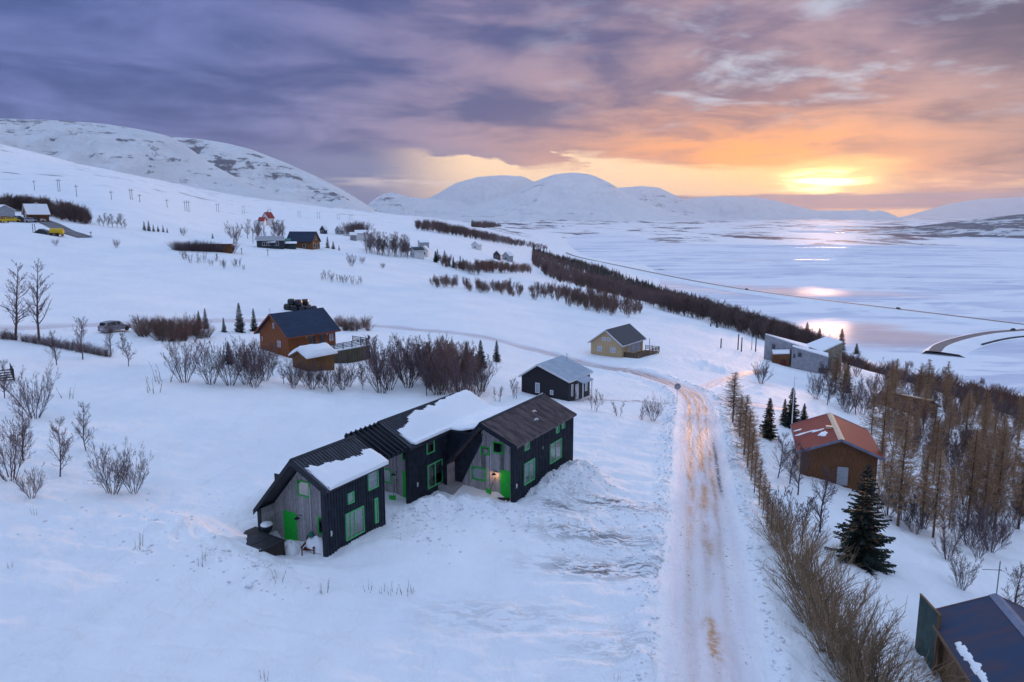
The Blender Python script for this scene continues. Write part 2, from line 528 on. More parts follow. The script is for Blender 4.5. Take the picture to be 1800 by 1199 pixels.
def fjord_material():
    m = bpy.data.materials.new('fjord_ice')
    m.use_nodes = True
    g = NG(m.node_tree)
    P = g.new('ShaderNodeNewGeometry').outputs['Position']
    x, y, z = g.sep(P)
    warp = g.noise(g.v('MULTIPLY', P, (.7, 1.2, 1)), .0022, 6, .6, .6)
    sheet = g.noise(g.v('MULTIPLY', P, (.55, 1.5, 1)), .0042, 7, .58, .7)
    fine = g.noise(g.v('MULTIPLY', P, (.8, 1.4, 1)), .02, 6, .62, .5)
    # open, wet water near the causeway bend and along the channel; elsewhere ice under snow
    def blob(cx, cy, rx, ry):
        return g.m('MULTIPLY', g.gauss(g.m('SUBTRACT', x, cx), rx), g.gauss(g.m('SUBTRACT', y, cy), ry))
    open_ = g.m('ADD', g.m('ADD', blob(285, 585, 75, 75), g.m('MULTIPLY', blob(330, 930, 170, 100), .48)), g.m('MULTIPLY', blob(150, 1000, 160, 130), .45))
    open_ = g.m('ADD', open_, g.m('MULTIPLY', blob(520, 2350, 240, 45), .25))
    k = g.m('ADD', g.m('MULTIPLY', open_, .62), g.m('MULTIPLY', g.m('SUBTRACT', sheet, .5), 1.5))
    k = g.m('ADD', k, g.m('MULTIPLY', g.m('SUBTRACT', fine, .5), .25))
    wet = g.m('MULTIPLY', g.ss(k, .16, .55), g.ss(y, 700, 900, .75, .45))
    ice = g.new('ShaderNodeBsdfPrincipled')
    broken = g.noise(g.v('MULTIPLY', P, (.5, 1.3, 1)), .011, 9, .68, .9)
    icec = g.mix(g.ss(warp, .38, .62), (.58, .61, .74), (.84, .85, .91))
    icec = g.mix(g.ss(broken, .44, .56), icec, (.86, .87, .92))
    icec = g.mix(g.m('MULTIPLY', g.ss(g.noise(g.v('MULTIPLY', P, (.35, 1.0, 1)), .028, 8, .7, .6), .62, .68), .7), icec, (.16, .17, .24))
    g.put(icec, ice.inputs['Base Color'])
    g.put(g.ss(warp, .35, .65, .5, .75), ice.inputs['Roughness'])
    ice.inputs['Specular IOR Level'].default_value = 0.0
    wat = g.new('ShaderNodeBsdfPrincipled')
    wat.inputs['Base Color'].default_value = (.42, .42, .50, 1)
    g.put(g.ss(y, 700, 800, .10, .04), wat.inputs['Roughness'])
    wat.inputs['Specular IOR Level'].default_value = .35
    bp = g.new('ShaderNodeBump'); bp.inputs['Distance'].default_value = .1; bp.inputs['Strength'].default_value = .05
    g.put(g.noise(P, .4, 4), bp.inputs['Height'])
    g.t.links.new(bp.outputs[0], wat.inputs['Normal'])
    mx = g.new('ShaderNodeMixShader')
    g.put(wet, mx.inputs[0])
    g.t.links.new(ice.outputs[0], mx.inputs[1]); g.t.links.new(wat.outputs[0], mx.inputs[2])
    g.t.links.new(mx.outputs[0], g.new('ShaderNodeOutputMaterial').inputs[0])
    MATS['fjord_ice'] = m


fjord_material()

# ---------------------------------------------------------------- terrain
def vnoise(x, y, seed=0):
    xi, yi = np.floor(x).astype(np.int64), np.floor(y).astype(np.int64)
    fx, fy = x - xi, y - yi
    fx, fy = fx * fx * fx * (fx * (fx * 6 - 15) + 10), fy * fy * fy * (fy * (fy * 6 - 15) + 10)

    def h(a, b):
        n = (a * 374761393 + b * 668265263 + seed * 974634777) & 0xffffffff
        n = ((n ^ (n >> 13)) * 1274126177) & 0xffffffff
        return ((n ^ (n >> 16)) & 0xffff) / 65535.0
    a, b, c, d = h(xi, yi), h(xi + 1, yi), h(xi, yi + 1), h(xi + 1, yi + 1)
    return (a * (1 - fx) + b * fx) * (1 - fy) + (c * (1 - fx) + d * fx) * fy - .5


def fbm(x, y, oct=4, seed=0, gain=.5):
    t, a = 0, 1.0
    for i in range(oct):
        t = t + a * vnoise(x * 2 ** i + 17.3 * i, y * 2 ** i - 9.1 * i, seed + i)
        a *= gain
    return t


def pchip_slopes(x, y):
    h = np.diff(x)
    dl = np.diff(y, axis=0) / h[:, None]
    m = np.zeros_like(y)
    m[0], m[-1] = dl[0], dl[-1]
    for i in range(1, len(x) - 1):
        w1, w2 = 2 * h[i] + h[i - 1], h[i] + 2 * h[i - 1]
        ok = dl[i - 1] * dl[i] > 0
        with np.errstate(divide='ignore', invalid='ignore'):
            v = (w1 + w2) / (w1 / dl[i - 1] + w2 / dl[i])
        m[i] = np.where(ok, v, 0)
    return m


def herm(x0, x1, y0, y1, m0, m1, x):
    h = x1 - x0
    t = (x - x0) / h
    return (2 * t ** 3 - 3 * t ** 2 + 1) * y0 + (t ** 3 - 2 * t ** 2 + t) * h * m0 + (-2 * t ** 3 + 3 * t ** 2) * y1 + (t ** 3 - t ** 2) * h * m1


# height in metres, per bearing (degrees right of straight ahead) and distance
RR = np.array([4, 25, 45, 70, 100, 140, 200, 280, 400, 600, 1000, 1800, 3000, 6000, 12000, 45000], float)
TAB = {
    -180: [0, 0, .5, 1, 2, 4, 6, 8, 10, 14, 20, 30, 40, 40, 40, 40],
    -100: [1.2, 3, 6, 9, 13, 18, 27, 42, 62, 95, 165, 285, 400, 420, 420, 420],
    -75: [1.2, 3, 6, 9, 12, 16, 25, 40, 60, 90, 160, 280, 400, 420, 420, 420],
    -50: [1.2, 2.5, 5, 7, 9, 11, 16, 28, 40, 65, 120, 220, 350, 300, 300, 300],
    -36: [1.0, 1.6, 3, 4, 4.5, 5.5, 9, 19, 26, 42, 82, 155, 258, 230, 200, 200],
    -28: [.8, 1.2, 2, 2.3, 2.4, 4, 6.4, 15.5, 27, 40, 66, 108, 166, 150, 120, 100],
    -20: [.6, .8, .9, 1.3, 1.0, 1.3, 4, 8.7, 14.6, 20, 33, 58, 90, 90, 80, 50],
    -12: [.4, .3, 0, -.3, -1, -1.5, .5, 4.7, 10, 13.9, 21, 29, 40, 36, 20, 10],
    -4: [.2, 0, 0, -.6, -1.9, -2.8, -2.3, -3, .7, 2.7, 2.6, -1.5, -6, -30, -10, 0],
    4: [0, 0, -.3, -1.4, -3.5, -6.4, -6.8, -7.6, -15, -25, -39, -66, -70.2, -60, -20, 0],
    12: [0, 0, -.8, -2.5, -4.3, -7.2, -8.9, -14, -30, -48, -72.5, -72.5, -70.2, -66, -40, 0],
    20: [-.3, -.5, -1.5, -3.7, -5.2, -10, -14, -24, -45, -72.5, -73, -73, -70.2, -67, -50, 0],
    28: [-.6, -1, -2.6, -5.5, -9.5, -12.9, -19.6, -38, -64, -73, -73, -73, -70.5, -66, -50, 0],
    36: [-.9, -1.8, -4, -8, -13, -18, -27, -45, -68, -74, -74, -74, -70.8, -60, -30, 0],
    50: [-1.2, -3, -6, -11, -17, -25, -38, -58, -72, -74, -74, -74, -71.5, -40, 0, 0],
    80: [-1.2, -4, -8, -14, -22, -32, -48, -66, -74, -74, -74, -74, -60, 0, 60, 60],
    120: [-.8, -2, -4, -8, -12, -18, -28, -42, -58, -70, -74, -74, -50, 0, 60, 60],
    180: [0, 0, .5, 1, 2, 4, 6, 8, 10, 14, 20, 30, 40, 40, 40, 40],
}
AZC = np.array(sorted(TAB), float)
TZ = np.array([TAB[int(a)] for a in AZC], float).T            # rows r, columns az
LR = np.log(RR)
MR = pchip_slopes(LR, TZ)


def table_z(x, y):
    r = np.clip(np.hypot(x, y), RR[0], RR[-1] * .999)
    az = np.clip(np.degrees(np.arctan2(x, y)), -180, 179.99)
    lr = np.log(r)
    i = np.clip(np.searchsorted(LR, lr, side='right') - 1, 0, len(LR) - 2)
    j = np.clip(np.searchsorted(AZC, az, side='right') - 1, 0, len(AZC) - 2)

    def col(k):
        k = np.clip(k, 0, len(AZC) - 1)
        return herm(LR[i], LR[i + 1], TZ[i, k], TZ[i + 1, k], MR[i, k], MR[i + 1, k], lr)
    p0, p1, p2, p3 = col(j - 1), col(j), col(j + 1), col(j + 2)
    a = lambda k: AZC[np.clip(k, 0, len(AZC) - 1)]
    m1 = (p2 - p0) / np.maximum(a(j + 1) - a(j - 1), 1e-6)
    m2 = (p3 - p1) / np.maximum(a(j + 2) - a(j), 1e-6)
    return herm(a(j), a(j + 1), p1, p2, m1, m2, az)


def ray(px, py):
    X, Y = (px - 900) / FPX, -(py - 599.5) / FPX
    return np.array([X, math.cos(PITCH) + Y * math.sin(PITCH), -math.sin(PITCH) + Y * math.cos(PITCH)])


def up(px, py, z):
    d = ray(px, py)
    return np.array([0, 0, CAMH]) + d * ((z - CAMH) / d[2])


HC = np.array([-10.744, 40.312])                               # front right corner of the nearest black house
HU = np.array([.489, .8723]); HU /= np.linalg.norm(HU)
HR = np.array([HU[1], -HU[0]])
HROT = -math.atan2(HU[0], HU[1])


def hl(x, y):
    return (x - HC[0]) * HR[0] + (y - HC[1]) * HR[1], (x - HC[0]) * HU[0] + (y - HC[1]) * HU[1]


def hw(b, a):
    return HC + HR * b + HU * a


def sst(x, a, b):
    t = np.clip((x - a) / (b - a), 0, 1)
    return t * t * (3 - 2 * t)


MOUNDS = []                                                    # x, y, height, radius
for px, py, z, h, r in [(742, 893, .4, .35, 1.1), (780, 882, .6, .55, 1.4), (832, 882, .7, .60, 1.6), (890, 895, .7, .62, 1.6),
                        (950, 910, .6, .50, 1.7), (1015, 905, .4, .42, 1.9), (1090, 880, -.2, .35, 2.4), (700, 905, .3, .35, .9),
                        (330, 968, 1.0, .45, 2.6), (395, 1000, .9, .40, 1.4), (450, 1025, .6, .30, 1.2), (250, 950, 1.1, .3, 4),
                        (760, 950, 0, .30, 2.2), (860, 960, 0, .25, 2.6), (660, 960, 0, .2, 1.4), (960, 860, .2, .3, 1.4),
                        (1600, 1140, -1.5, .55, 1.1), (1630, 1190, -1.5, .6, 1.2), (1590, 1100, -1.5, .35, 1.3),
                        (1125, 650, -6, .5, 5), (1250, 640, -8, .7, 6), (1330, 690, -6, .5, 4)]:
    w = up(px, py, z)
    MOUNDS.append((w[0], w[1], h, r))
for b_, a_, h_, r_ in ((-4.1, .35, -.80, 1.25), (-1.7, 9.2, -.35, .8), (4.3, 12.9, -.32, .8), (-2.0, -1.2, -.45, 1.1), (-3.2, .2, -.35, .8), (1.6, 12.0, -.2, 1.2)):
    w = hw(b_, a_)
    MOUNDS.append((w[0], w[1], h_, r_))
for k in range(7):
    w = hw(6.9 + .1 * k, 13.6 + 1.25 * k)
    MOUNDS.append((w[0], w[1], .16 + .05 * k, 1.15))

ROAD_PX = [(1285, 1420, .2), (1270, 1290, .2), (1258, 1180, .0), (1248, 1080, -.2), (1243, 1000, -.4), (1240, 900, -1.0), (1234, 820, -1.8),
           (1229, 760, -2.8), (1227, 720, -3.6), (1222, 697, -4.1), (1203, 678, -4.6), (1150, 657, -5.2), (1050, 634, -5.6), (950, 611, -5.0),
           (850, 592, -3.4), (750, 579, -2.2), (650, 571, -1.5), (540, 567, -.4), (430, 570, .6), (320, 575, 1.6), (200, 581, 2.5), (100, 584, 3.2), (-40, 592, 4.0)]
rp = np.array([up(*p)[:2] for p in ROAD_PX])


def catmull(p, step):
    out = []
    q = np.vstack([2 * p[0] - p[1], p, 2 * p[-1] - p[-2]])
    for i in range(1, len(q) - 2):
        n = max(2, int(np.linalg.norm(q[i + 1] - q[i]) / step))
        for k in range(n):
            t = k / n
            out.append(.5 * ((2 * q[i]) + (-q[i - 1] + q[i + 1]) * t + (2 * q[i - 1] - 5 * q[i] + 4 * q[i + 1] - q[i + 2]) * t * t
                             + (-q[i - 1] + 3 * q[i] - 3 * q[i + 1] + q[i + 2]) * t ** 3))
    out.append(q[-2])
    return np.array(out)


ROAD = catmull(rp, 1.0)


def road_dist(x, y):
    d = np.full(x.shape, 1e9)
    P = ROAD[::3]
    for a, b in zip(P[:-1], P[1:]):
        ab = b - a
        t = np.clip(((x - a[0]) * ab[0] + (y - a[1]) * ab[1]) / (ab @ ab), 0, 1)
        d = np.minimum(d, np.hypot(x - a[0] - t * ab[0], y - a[1] - t * ab[1]))
    return d


def ground_z(x, y):
    x, y = np.asarray(x, float), np.asarray(y, float)
    r = np.hypot(x, y)
    z = table_z(x, y)
    # yard of the black houses: levelled, with drifts
    b, a = hl(x, y)
    w = sst(b, -8.2, -5.6) * sst(b, 10.5, 6.4) * sst(a, -4.0, 0.5) * sst(a, 25, 20)
    pad = .06 + .55 * sst(a, 12, 21) * sst(b, 4, 6) + .25 * sst(b, -4.5, -5.6) + .55 * sst(a, 6, 16) * sst(b, 1, -6)
    z = z * (1 - w) + pad * w
    z = z + .75 * np.exp(-((b + 8.6) / 1.9) ** 2) * sst(a, -1.5, 3) * sst(a, 26, 14)          # drift against the low eaves
    for mx, my, h, rad in MOUNDS:
        near = np.abs(x - mx) < 4 * rad
        if near.any():
            q = np.exp(-(((x - mx) ** 2 + (y - my) ** 2) / rad ** 2))
            z = z + h * q * (1 + .9 * fbm(x / .8, y / .8, 2, 5))
    # undulation
    amp = np.clip(r * .004, .10, 30)
    sc = np.clip(r * .10, 5.0, 900)
    far = np.where(r > 25, 1, r / 25)
    land = sst(z, -71.2, -66)
    z = z + far * land * (.28 * fbm(x / 9, y / 9, 3, 1) * sst(r, 2500, 300)
                          + 1.2 * fbm(x / 55, y / 55, 4, 2) * sst(r, 60, 160) * sst(r, 6000, 1500)
                          + 9 * fbm(x / 330, y / 330, 5, 3) * sst(r, 450, 1000)
                          + 26 * fbm(x / 1500, y / 1500, 5, 4) * sst(r, 1500, 4000))
    d = None
    if (r < 260).any():
        d = road_dist(x, y)
        z = z + np.where(r < 260, .22 * np.exp(-((d - 3.1) / .75) ** 2) * (1 + 1.2 * fbm(x / 1.3, y / 1.3, 2, 8)) - .10 * np.exp(-(d / 2.2) ** 4), 0)
    # scraped yard between the houses and the lane
    off = 1.0 if d is None else sst(d, 1.5, 3.5)
    z = z + off * .27 * fbm(x / 2.8, y / 1.1, 5, 14, .58) * sst(r, 110, 60) + off * .05 * fbm(x / .7, y / .7, 3, 12) * np.exp(-((r - 52) / 18) ** 2) * sst(b, 4, 9)
    return z


def terrain_grid():
    az = np.concatenate([np.linspace(-180, -44, 70, endpoint=False), np.linspace(-44, 44, 600, endpoint=False), np.linspace(44, 180, 70, endpoint=False)])
    r = np.concatenate([np.geomspace(.6, 14, 22, endpoint=False), np.geomspace(14, 130, 330, endpoint=False),
                        np.geomspace(130, 3200, 210, endpoint=False), np.geomspace(3200, 29000, 60)])
    A, Rr = np.meshgrid(np.radians(az), r)
    X, Y = Rr * np.sin(A), Rr * np.cos(A)
    return az, r, X, Y, ground_z(X, Y)


TAZ, TR, TX, TY, TZG = terrain_grid()
LTR = np.log(TR)


def G(x, y):
    """height of the terrain sheet itself"""
    x, y = np.asarray(x, float), np.asarray(y, float)
    lr = np.log(np.clip(np.hypot(x, y), TR[0], TR[-1] * .9999))
    az = np.degrees(np.arctan2(x, y))
    i = np.clip(np.searchsorted(LTR, lr, side='right') - 1, 0, len(TR) - 2)
    ti = (np.exp(lr) - TR[i]) / (TR[i + 1] - TR[i])
    n = len(TAZ)
    j = np.clip(np.searchsorted(TAZ, az, side='right') - 1, 0, n - 1)
    a1 = np.where(j == n - 1, 180.0, TAZ[(j + 1) % n])
    tj = (az - TAZ[j]) / (a1 - TAZ[j])
    k = (j + 1) % n
    return (TZG[i, j] * (1 - ti) + TZG[i + 1, j] * ti) * (1 - tj) + (TZG[i, k] * (1 - ti) + TZG[i + 1, k] * ti) * tj


TT = np.geomspace(10, 20000, 1600)


def hit(px, py):
    """where the line of sight through a photograph pixel meets the terrain"""
    d = ray(px, py)
    p = np.array([0, 0, CAMH]) + TT[:, None] * d
    below = p[:, 2] < np.maximum(G(p[:, 0], p[:, 1]), -71.0)
    if not below.any():
        return None
    k = int(np.argmax(below))
    if k == 0:
        return p[0]
    t0, t1 = TT[k - 1], TT[k]
    for _ in range(18):
        t = .5 * (t0 + t1)
        q = np.array([0, 0, CAMH]) + t * d
        if q[2] < max(float(G(q[0], q[1])), -71.0):
            t1 = t
        else:
            t0 = t
    return np.array([0, 0, CAMH]) + t1 * d


def depth(p):
    return p[1] * math.cos(PITCH) - (p[2] - CAMH) * math.sin(PITCH)


def build_ground():
    nr, na = TX.shape
    v = np.stack([TX, TY, TZG], -1).reshape(-1, 3)
    i, j = np.meshgrid(np.arange(nr - 1), np.arange(na), indexing='ij')
    k = (j + 1) % na
    f = np.stack([i * na + j, (i + 1) * na + j, (i + 1) * na + k, i * na + k], -1).reshape(-1, 4)[:, ::-1]
    me = raw_mesh('ground', v, f)
    x, y, z = v[:, 0].astype(float), v[:, 1].astype(float), v[:, 2]
    r = np.hypot(x, y)
    dirt = np.zeros(len(v))
    for px, py, zz, rx, ry, s in [(1085, 886, -.6, 3.2, 1.1, 1.0), (985, 884, .2, 1.6, .8, .8), (1075, 1000, -.4, 3.6, 1.1, 1.0), (1065, 945, -.5, 3.4, 1.2, .8),
                                  (1000, 940, -.2, 2.6, .8, .6), (1290, 870, -1.2, .5, 4.0, .7), (1140, 990, -.5, 3.0, .8, .8),
                                  (1290, 708, -4.5, 2.0, 3.0, .9), (1330, 714, -5, 4.0, 1.6, .9), (880, 1080, 0, 4, 1.5, .25), (1090, 1130, 0, 3, 2.0, .25), (735, 860, .1, 1, 1, .4),
                                  (1100, 712, -4, 8, .7, .9), (1270, 790, -2.2, .5, 3.0, .9)]:
        w = up(px, py, zz)
        dirt = np.maximum(dirt, s * np.exp(-(((x - w[0]) / rx) ** 2 + ((y - w[1]) / ry) ** 2)))
    at = me.attributes.new('dirt', 'FLOAT', 'POINT'); at.data.foreach_set('value', dirt.astype(np.float32))
    az = np.degrees(np.arctan2(x, y))
    rock = sst(r, 500, 900) * sst(az, 4, -6) * .9 + .0 * r
    at = me.attributes.new('rock', 'FLOAT', 'POINT'); at.data.foreach_set('value', rock.astype(np.float32))
    field = sst(r, 1900, 3200) * sst(az, -8, 0)
    at = me.attributes.new('field', 'FLOAT', 'POINT'); at.data.foreach_set('value', field.astype(np.float32))
    o = link('ground', me, MATS['snow_ground'], kind='structure', smooth=True)
    o['label'] = 'snow covered hillside falling from the left down to the fjord'


build_ground()


def mountain(name, label, prof, D, half, seed, rock=0.15, nu=220, nv=70, base=-90.0, spur=.5, rocks=(), p=1.2):
    """a ridge: crest heights along it, a slope of spurs and gullies in front and a plain back"""
    prof = np.array(prof, float)
    us = np.linspace(prof[0, 0], prof[-1, 0], nu)
    ys = np.interp(us, prof[:, 0], prof[:, 1])
    ker = np.hanning(9); ker /= ker.sum()
    ys = np.convolve(np.pad(ys, 4, mode='edge'), ker, 'valid')
    dr = np.array([ray(u, y) for u, y in zip(us, ys)])
    Xc = dr[:, 0] / dr[:, 1] * D
    Zc = CAMH + dr[:, 2] / dr[:, 1] * D
    t = np.concatenate([-np.linspace(1, 0, nv) ** 1.15, np.linspace(0, 1, 16)[1:]])
    T, XX = np.meshgrid(t, Xc, indexing='ij')
    ZC = np.broadcast_to(Zc, T.shape)
    YY = D + T * half + half * .25 * fbm(XX / (half * .6), XX * 0, 3, seed) * (1 - np.abs(T)) * 0
    XX2 = XX * (1 + T * half / D * .55)
    s = half * .22
    rid = 1 - 2 * np.abs(fbm(XX2 / s, YY / (s * 2.6), 5, seed + 3, .55))
    g = (1 - np.abs(T)) ** p
    env = 4 * np.abs(T) * (1 - np.abs(T))
    H = ZC - base
    Z = base + H * (g + spur * (.55 if D < 8000 else .34) * env * (rid - .78)) + H * .035 * fbm(XX2 / (s * .35), YY / (s * .35), 5, seed + 9) * np.minimum(1, np.abs(T) * 6)
    Z = np.where(np.abs(T) >= .999, base - 20, Z)
    n0, n1 = T.shape
    v = np.stack([XX2, YY, Z], -1).reshape(-1, 3)
    i, j = np.meshgrid(np.arange(n0 - 1), np.arange(n1 - 1), indexing='ij')
    f = np.stack([i * n1 + j, i * n1 + j + 1, (i + 1) * n1 + j + 1, (i + 1) * n1 + j], -1).reshape(-1, 4)
    me = raw_mesh(name, v, f)
    rk = np.full(T.shape, rock)
    for ux, tt, ru, rt, sgn in rocks:
        cx = np.interp(ux, us, Xc)
        ru = abs(np.interp(ux + ru, us, Xc) - cx)
        rk = np.maximum(rk, sgn * np.exp(-((XX - cx) / ru) ** 2 - ((T - tt) / rt) ** 2))
    at = me.attributes.new('rock', 'FLOAT', 'POINT'); at.data.foreach_set('value', rk.ravel().astype(np.float32))
    o = link(name, me, MATS['snow_mountain'], kind='structure', smooth=True)
    o['label'] = label


mountain('mountain', 'broad snowy massif with dark rock bands on the left skyline',
         [(-700, 300), (-400, 235), (-200, 212), (0, 208), (90, 211), (180, 217), (250, 228), (300, 240), (330, 258), (370, 288), (420, 314), (470, 336), (540, 356), (640, 386), (720, 400)],
         4600, 2100, 11, -.45, nv=110, rocks=[(230, -.10, 70, .05, .75), (150, -.02, 90, .025, .6), (60, -.05, 70, .04, .8), (175, -.42, 40, .05, .9), (290, -.35, 130, .02, .8), (330, -.5, 60, .02, .7), (450, -.3, 50, .03, .6), (20, -.02, 60, .03, .9)], spur=.6)
mountain('mountain', 'snowy shoulder with a dark rocky gully right of the left massif',
         [(150, 330), (230, 270), (305, 241), (350, 244), (400, 252), (440, 262), (500, 285), (560, 312), (610, 338), (655, 366), (700, 392), (740, 400)],
         5600, 1500, 23, -.15, rocks=[(345, -.10, 35, .10, 1.3), (400, -.25, 30, .12, 1.2), (440, -.4, 22, .10, 1.0), (520, -.12, 60, .05, .9), (590, -.2, 40, .08, .7), (420, -.06, 50, .03, .8)])
mountain('mountain', 'rounded snow dome mountain in the middle of the skyline',
         [(640, 400), (700, 392), (760, 383), (830, 362), (900, 342), (940, 319), (975, 306), (1010, 303), (1040, 307), (1070, 320), (1100, 340), (1150, 362), (1210, 382), (1280, 396)],
         13000, 3600, 37, -.25, nv=100, rocks=[(940, -.12, 40, .05, .5), (1060, -.1, 30, .06, .5), (930, -.45, 40, .05, .45), (955, -.90, 30, .03, 2.4), (1030, -.93, 40, .02, 2.4), (1110, -.95, 55, .018, 2.6), (860, -.96, 20, .02, 2.2), (1000, -.96, 60, .012, 2.4), (1190, -.96, 50, .014, 2.2)])
mountain('mountain', 'pale flat topped mountain behind the left of the dome',
         [(600, 380), (650, 366), (700, 361), (735, 357), (770, 340), (800, 322), (840, 311), (880, 308), (920, 310), (950, 325), (1000, 345), (1050, 385)],
         19000, 3000, 41, -.3)
mountain('mountain', 'snowy peak right behind the dome with streaked flank',
         [(980, 370), (1040, 342), (1085, 330), (1130, 327), (1160, 330), (1190, 345), (1220, 362), (1260, 378), (1310, 394)],
         18000, 3000, 53, .05, rocks=[(1180, -.3, 30, .2, .6), (1150, -.4, 30, .2, .5)])
mountain('mountain', 'small pointed rocky mountain at the valley mouth left of the dome',
         [(625, 388), (650, 356), (672, 341), (692, 338), (715, 346), (760, 350), (810, 356), (880, 380)],
         13800, 1800, 61, .06, rocks=[(680, -.15, 18, .12, .9), (700, -.3, 14, .1, .6)])
mountain('mountain', 'faint low mountain under the low cloud bank',
         [(1120, 370), (1200, 350), (1260, 345), (1330, 347), (1360, 352), (1400, 362), (1450, 374), (1520, 390)],
         22500, 3200, 67, -.3, spur=.8)
mountain('mountain', 'far table mountain with a notched edge below the sun',
         [(1350, 388), (1400, 374), (1440, 370), (1500, 370), (1522, 368), (1532, 372), (1545, 369), (1560, 373), (1585, 385), (1610, 394), (1650, 398)],
         20500, 2400, 71, -.3)
mountain('mountain', 'hazy mountain fading into cloud at the far right',
         [(1500, 398), (1570, 386), (1620, 372), (1670, 358), (1720, 350), (1800, 346), (1950, 345), (2200, 350)],
         25000, 3600, 79, -.3)
mountain('hill', 'long hill with dark scrub bands across the fjord on the right',
         [(1400, 426), (1480, 413), (1540, 406), (1600, 399), (1660, 392), (1720, 385), (1800, 376), (1950, 362), (2300, 335), (2700, 330)],
         4400, 1900, 83, 1.35, spur=.5, p=1.05)

# the frozen fjord
me = raw_mesh('fjord', [(-300, 200, -71), (6000, 200, -71), (6000, 5200, -71), (-300, 5200, -71)], [(0, 1, 2, 3)])
o = link('fjord', me, MATS['fjord_ice'], kind='structure')
o['label'] = 'ice covered fjord with wet patches mirroring the sunset'


def ribbon(name, pts, offs, zs, mt, label, uv=False, lift=None):
    """strip along a path: cross section offsets and heights (heights above the ground when lift is set)"""
    pts = np.asarray(pts)
    tan = np.gradient(pts, axis=0)
    tan /= np.linalg.norm(tan, axis=1)[:, None]
    nor = np.stack([tan[:, 1], -tan[:, 0]], 1)
    n, k = len(pts), len(offs)
    xy = pts[:, None, :] + nor[:, None, :] * np.asarray(offs)[None, :, None]
    if lift is not None:
        z = G(xy[..., 0], xy[..., 1]) + lift + np.asarray(zs)[None, :]
    else:
        z = np.broadcast_to(np.asarray(zs, float)[None, :], (n, k))
    v = np.concatenate([xy, z[..., None]], -1).reshape(-1, 3)
    i, j = np.meshgrid(np.arange(n - 1), np.arange(k - 1), indexing='ij')
    f = np.stack([i * k + j, (i + 1) * k + j, (i + 1) * k + j + 1, i * k + j + 1], -1).reshape(-1, 4)[:, ::-1]
    me = raw_mesh(name, v, f)
    if uv:
        s = np.concatenate([[0], np.cumsum(np.linalg.norm(np.diff(pts, axis=0), axis=1))])
        U = np.stack(np.meshgrid(np.asarray(offs) / max(offs), s), -1).reshape(-1, 2)
        lay = me.uv_layers.new(name='UVMap')
        lay.data.foreach_set('uv', U[f.ravel()].ravel().astype(np.float32))
    o = link(name, me, mt, kind='structure', smooth=True)
    o['label'] = label
    return o


near = ROAD[np.hypot(ROAD[:, 0], ROAD[:, 1]) > 14]
ribbon('road', near, np.linspace(-2.7, 2.7, 19), [-.10, -.03] + [0] * 15 + [-.03, -.10], MATS['icy_road'], 'icy lane with brown sanded wheel tracks curving away to the left', True, .055)
tr = catmull(np.array([hit(*p)[:2] for p in ((1226, 690), (1262, 672), (1300, 660), (1345, 652))]), 1.0)
ribbon('track', tr, np.linspace(-1.6, 1.6, 9), [-.12] + [0] * 7 + [-.12], MATS['icy_road'], 'narrow icy track leading to the grey building', True, .05)
tr = catmull(np.array([hit(*p)[:2] for p in ((1232, 712), (1290, 711), (1350, 716), (1400, 726))]), 1.0)
ribbon('track', tr, np.linspace(-1.5, 1.5, 9), [-.12] + [0] * 7 + [-.12], MATS['icy_road'], 'short icy track branching to the spruces by the flagpole', True, .05)
tr = catmull(np.array([hit(*p)[:2] for p in ((72, 388), (95, 397), (118, 408), (150, 418))]), 2.0)
ribbon('track', tr, np.linspace(-2.5, 2.5, 7), [0] * 7, MATS['asphalt'], 'cleared dark track climbing to the farm on the left', True, .25)

cw = catmull(np.array([up(*p, -71)[:2] for p in ((985, 440), (1010, 452), (1100, 472), (1200, 493), (1300, 511), (1420, 528), (1555, 545), (1700, 563), (1820, 578), (2100, 610))]), 12.0)
ribbon('causeway', cw, [-16, -7, -5.5, 5.5, 7, 16], [-71.3, -68.6, -68.4, -68.4, -68.6, -71.3], MATS['snow_plain'], 'snowy embankment of the straight road across the fjord')
ribbon('road', cw, [-3.6, 3.6], [-68.38, -68.38], MATS['asphalt'], 'dark straight road across the fjord')
cw2 = catmull(np.array([up(px, py, -71)[:2] for px, py in ((2050, 572), (1900, 578), (1800, 585), (1740, 590), (1690, 600), (1655, 612), (1642, 624))]), 5.0)
ribbon('causeway', cw2, [-19, -14, -5, 5, 8], [-71.3, -69.2, -68.6, -68.6, -71.3], MATS['snow_plain'], 'snowy embankment of the curved road at the shore')
ribbon('road', cw2, [-3.8, 3.8], [-68.57, -68.57], MATS['asphalt'], 'dark curved road sweeping along the shore')
ribbon('shore_rocks', cw2[:-12], [-18.0, -17.2, -16.4, -15.9], [-71.2, -70.4, -70.0, -69.75], MATS['rock_dark'], 'dark rock edge of the curved causeway')


def build_haze():
    mb = MB().box(-30000, 30000, -8000, 30000, -130, 1000)
    m = bpy.data.materials.new('haze_air')
    m.use_nodes = True
    g = NG(m.node_tree)
    pv = g.new('ShaderNodeVolumePrincipled')
    pv.inputs['Color'].default_value = (.76, .86, 1.0, 1)
    pv.inputs['Density'].default_value = 2.7e-5
    pv.inputs['Anisotropy'].default_value = .35
    g.t.links.new(pv.outputs[0], g.new('ShaderNodeOutputMaterial').inputs['Volume'])
    o = mb.build('haze', m, kind='stuff')
    o['label'] = 'thin cold evening haze filling the valley'


build_haze()

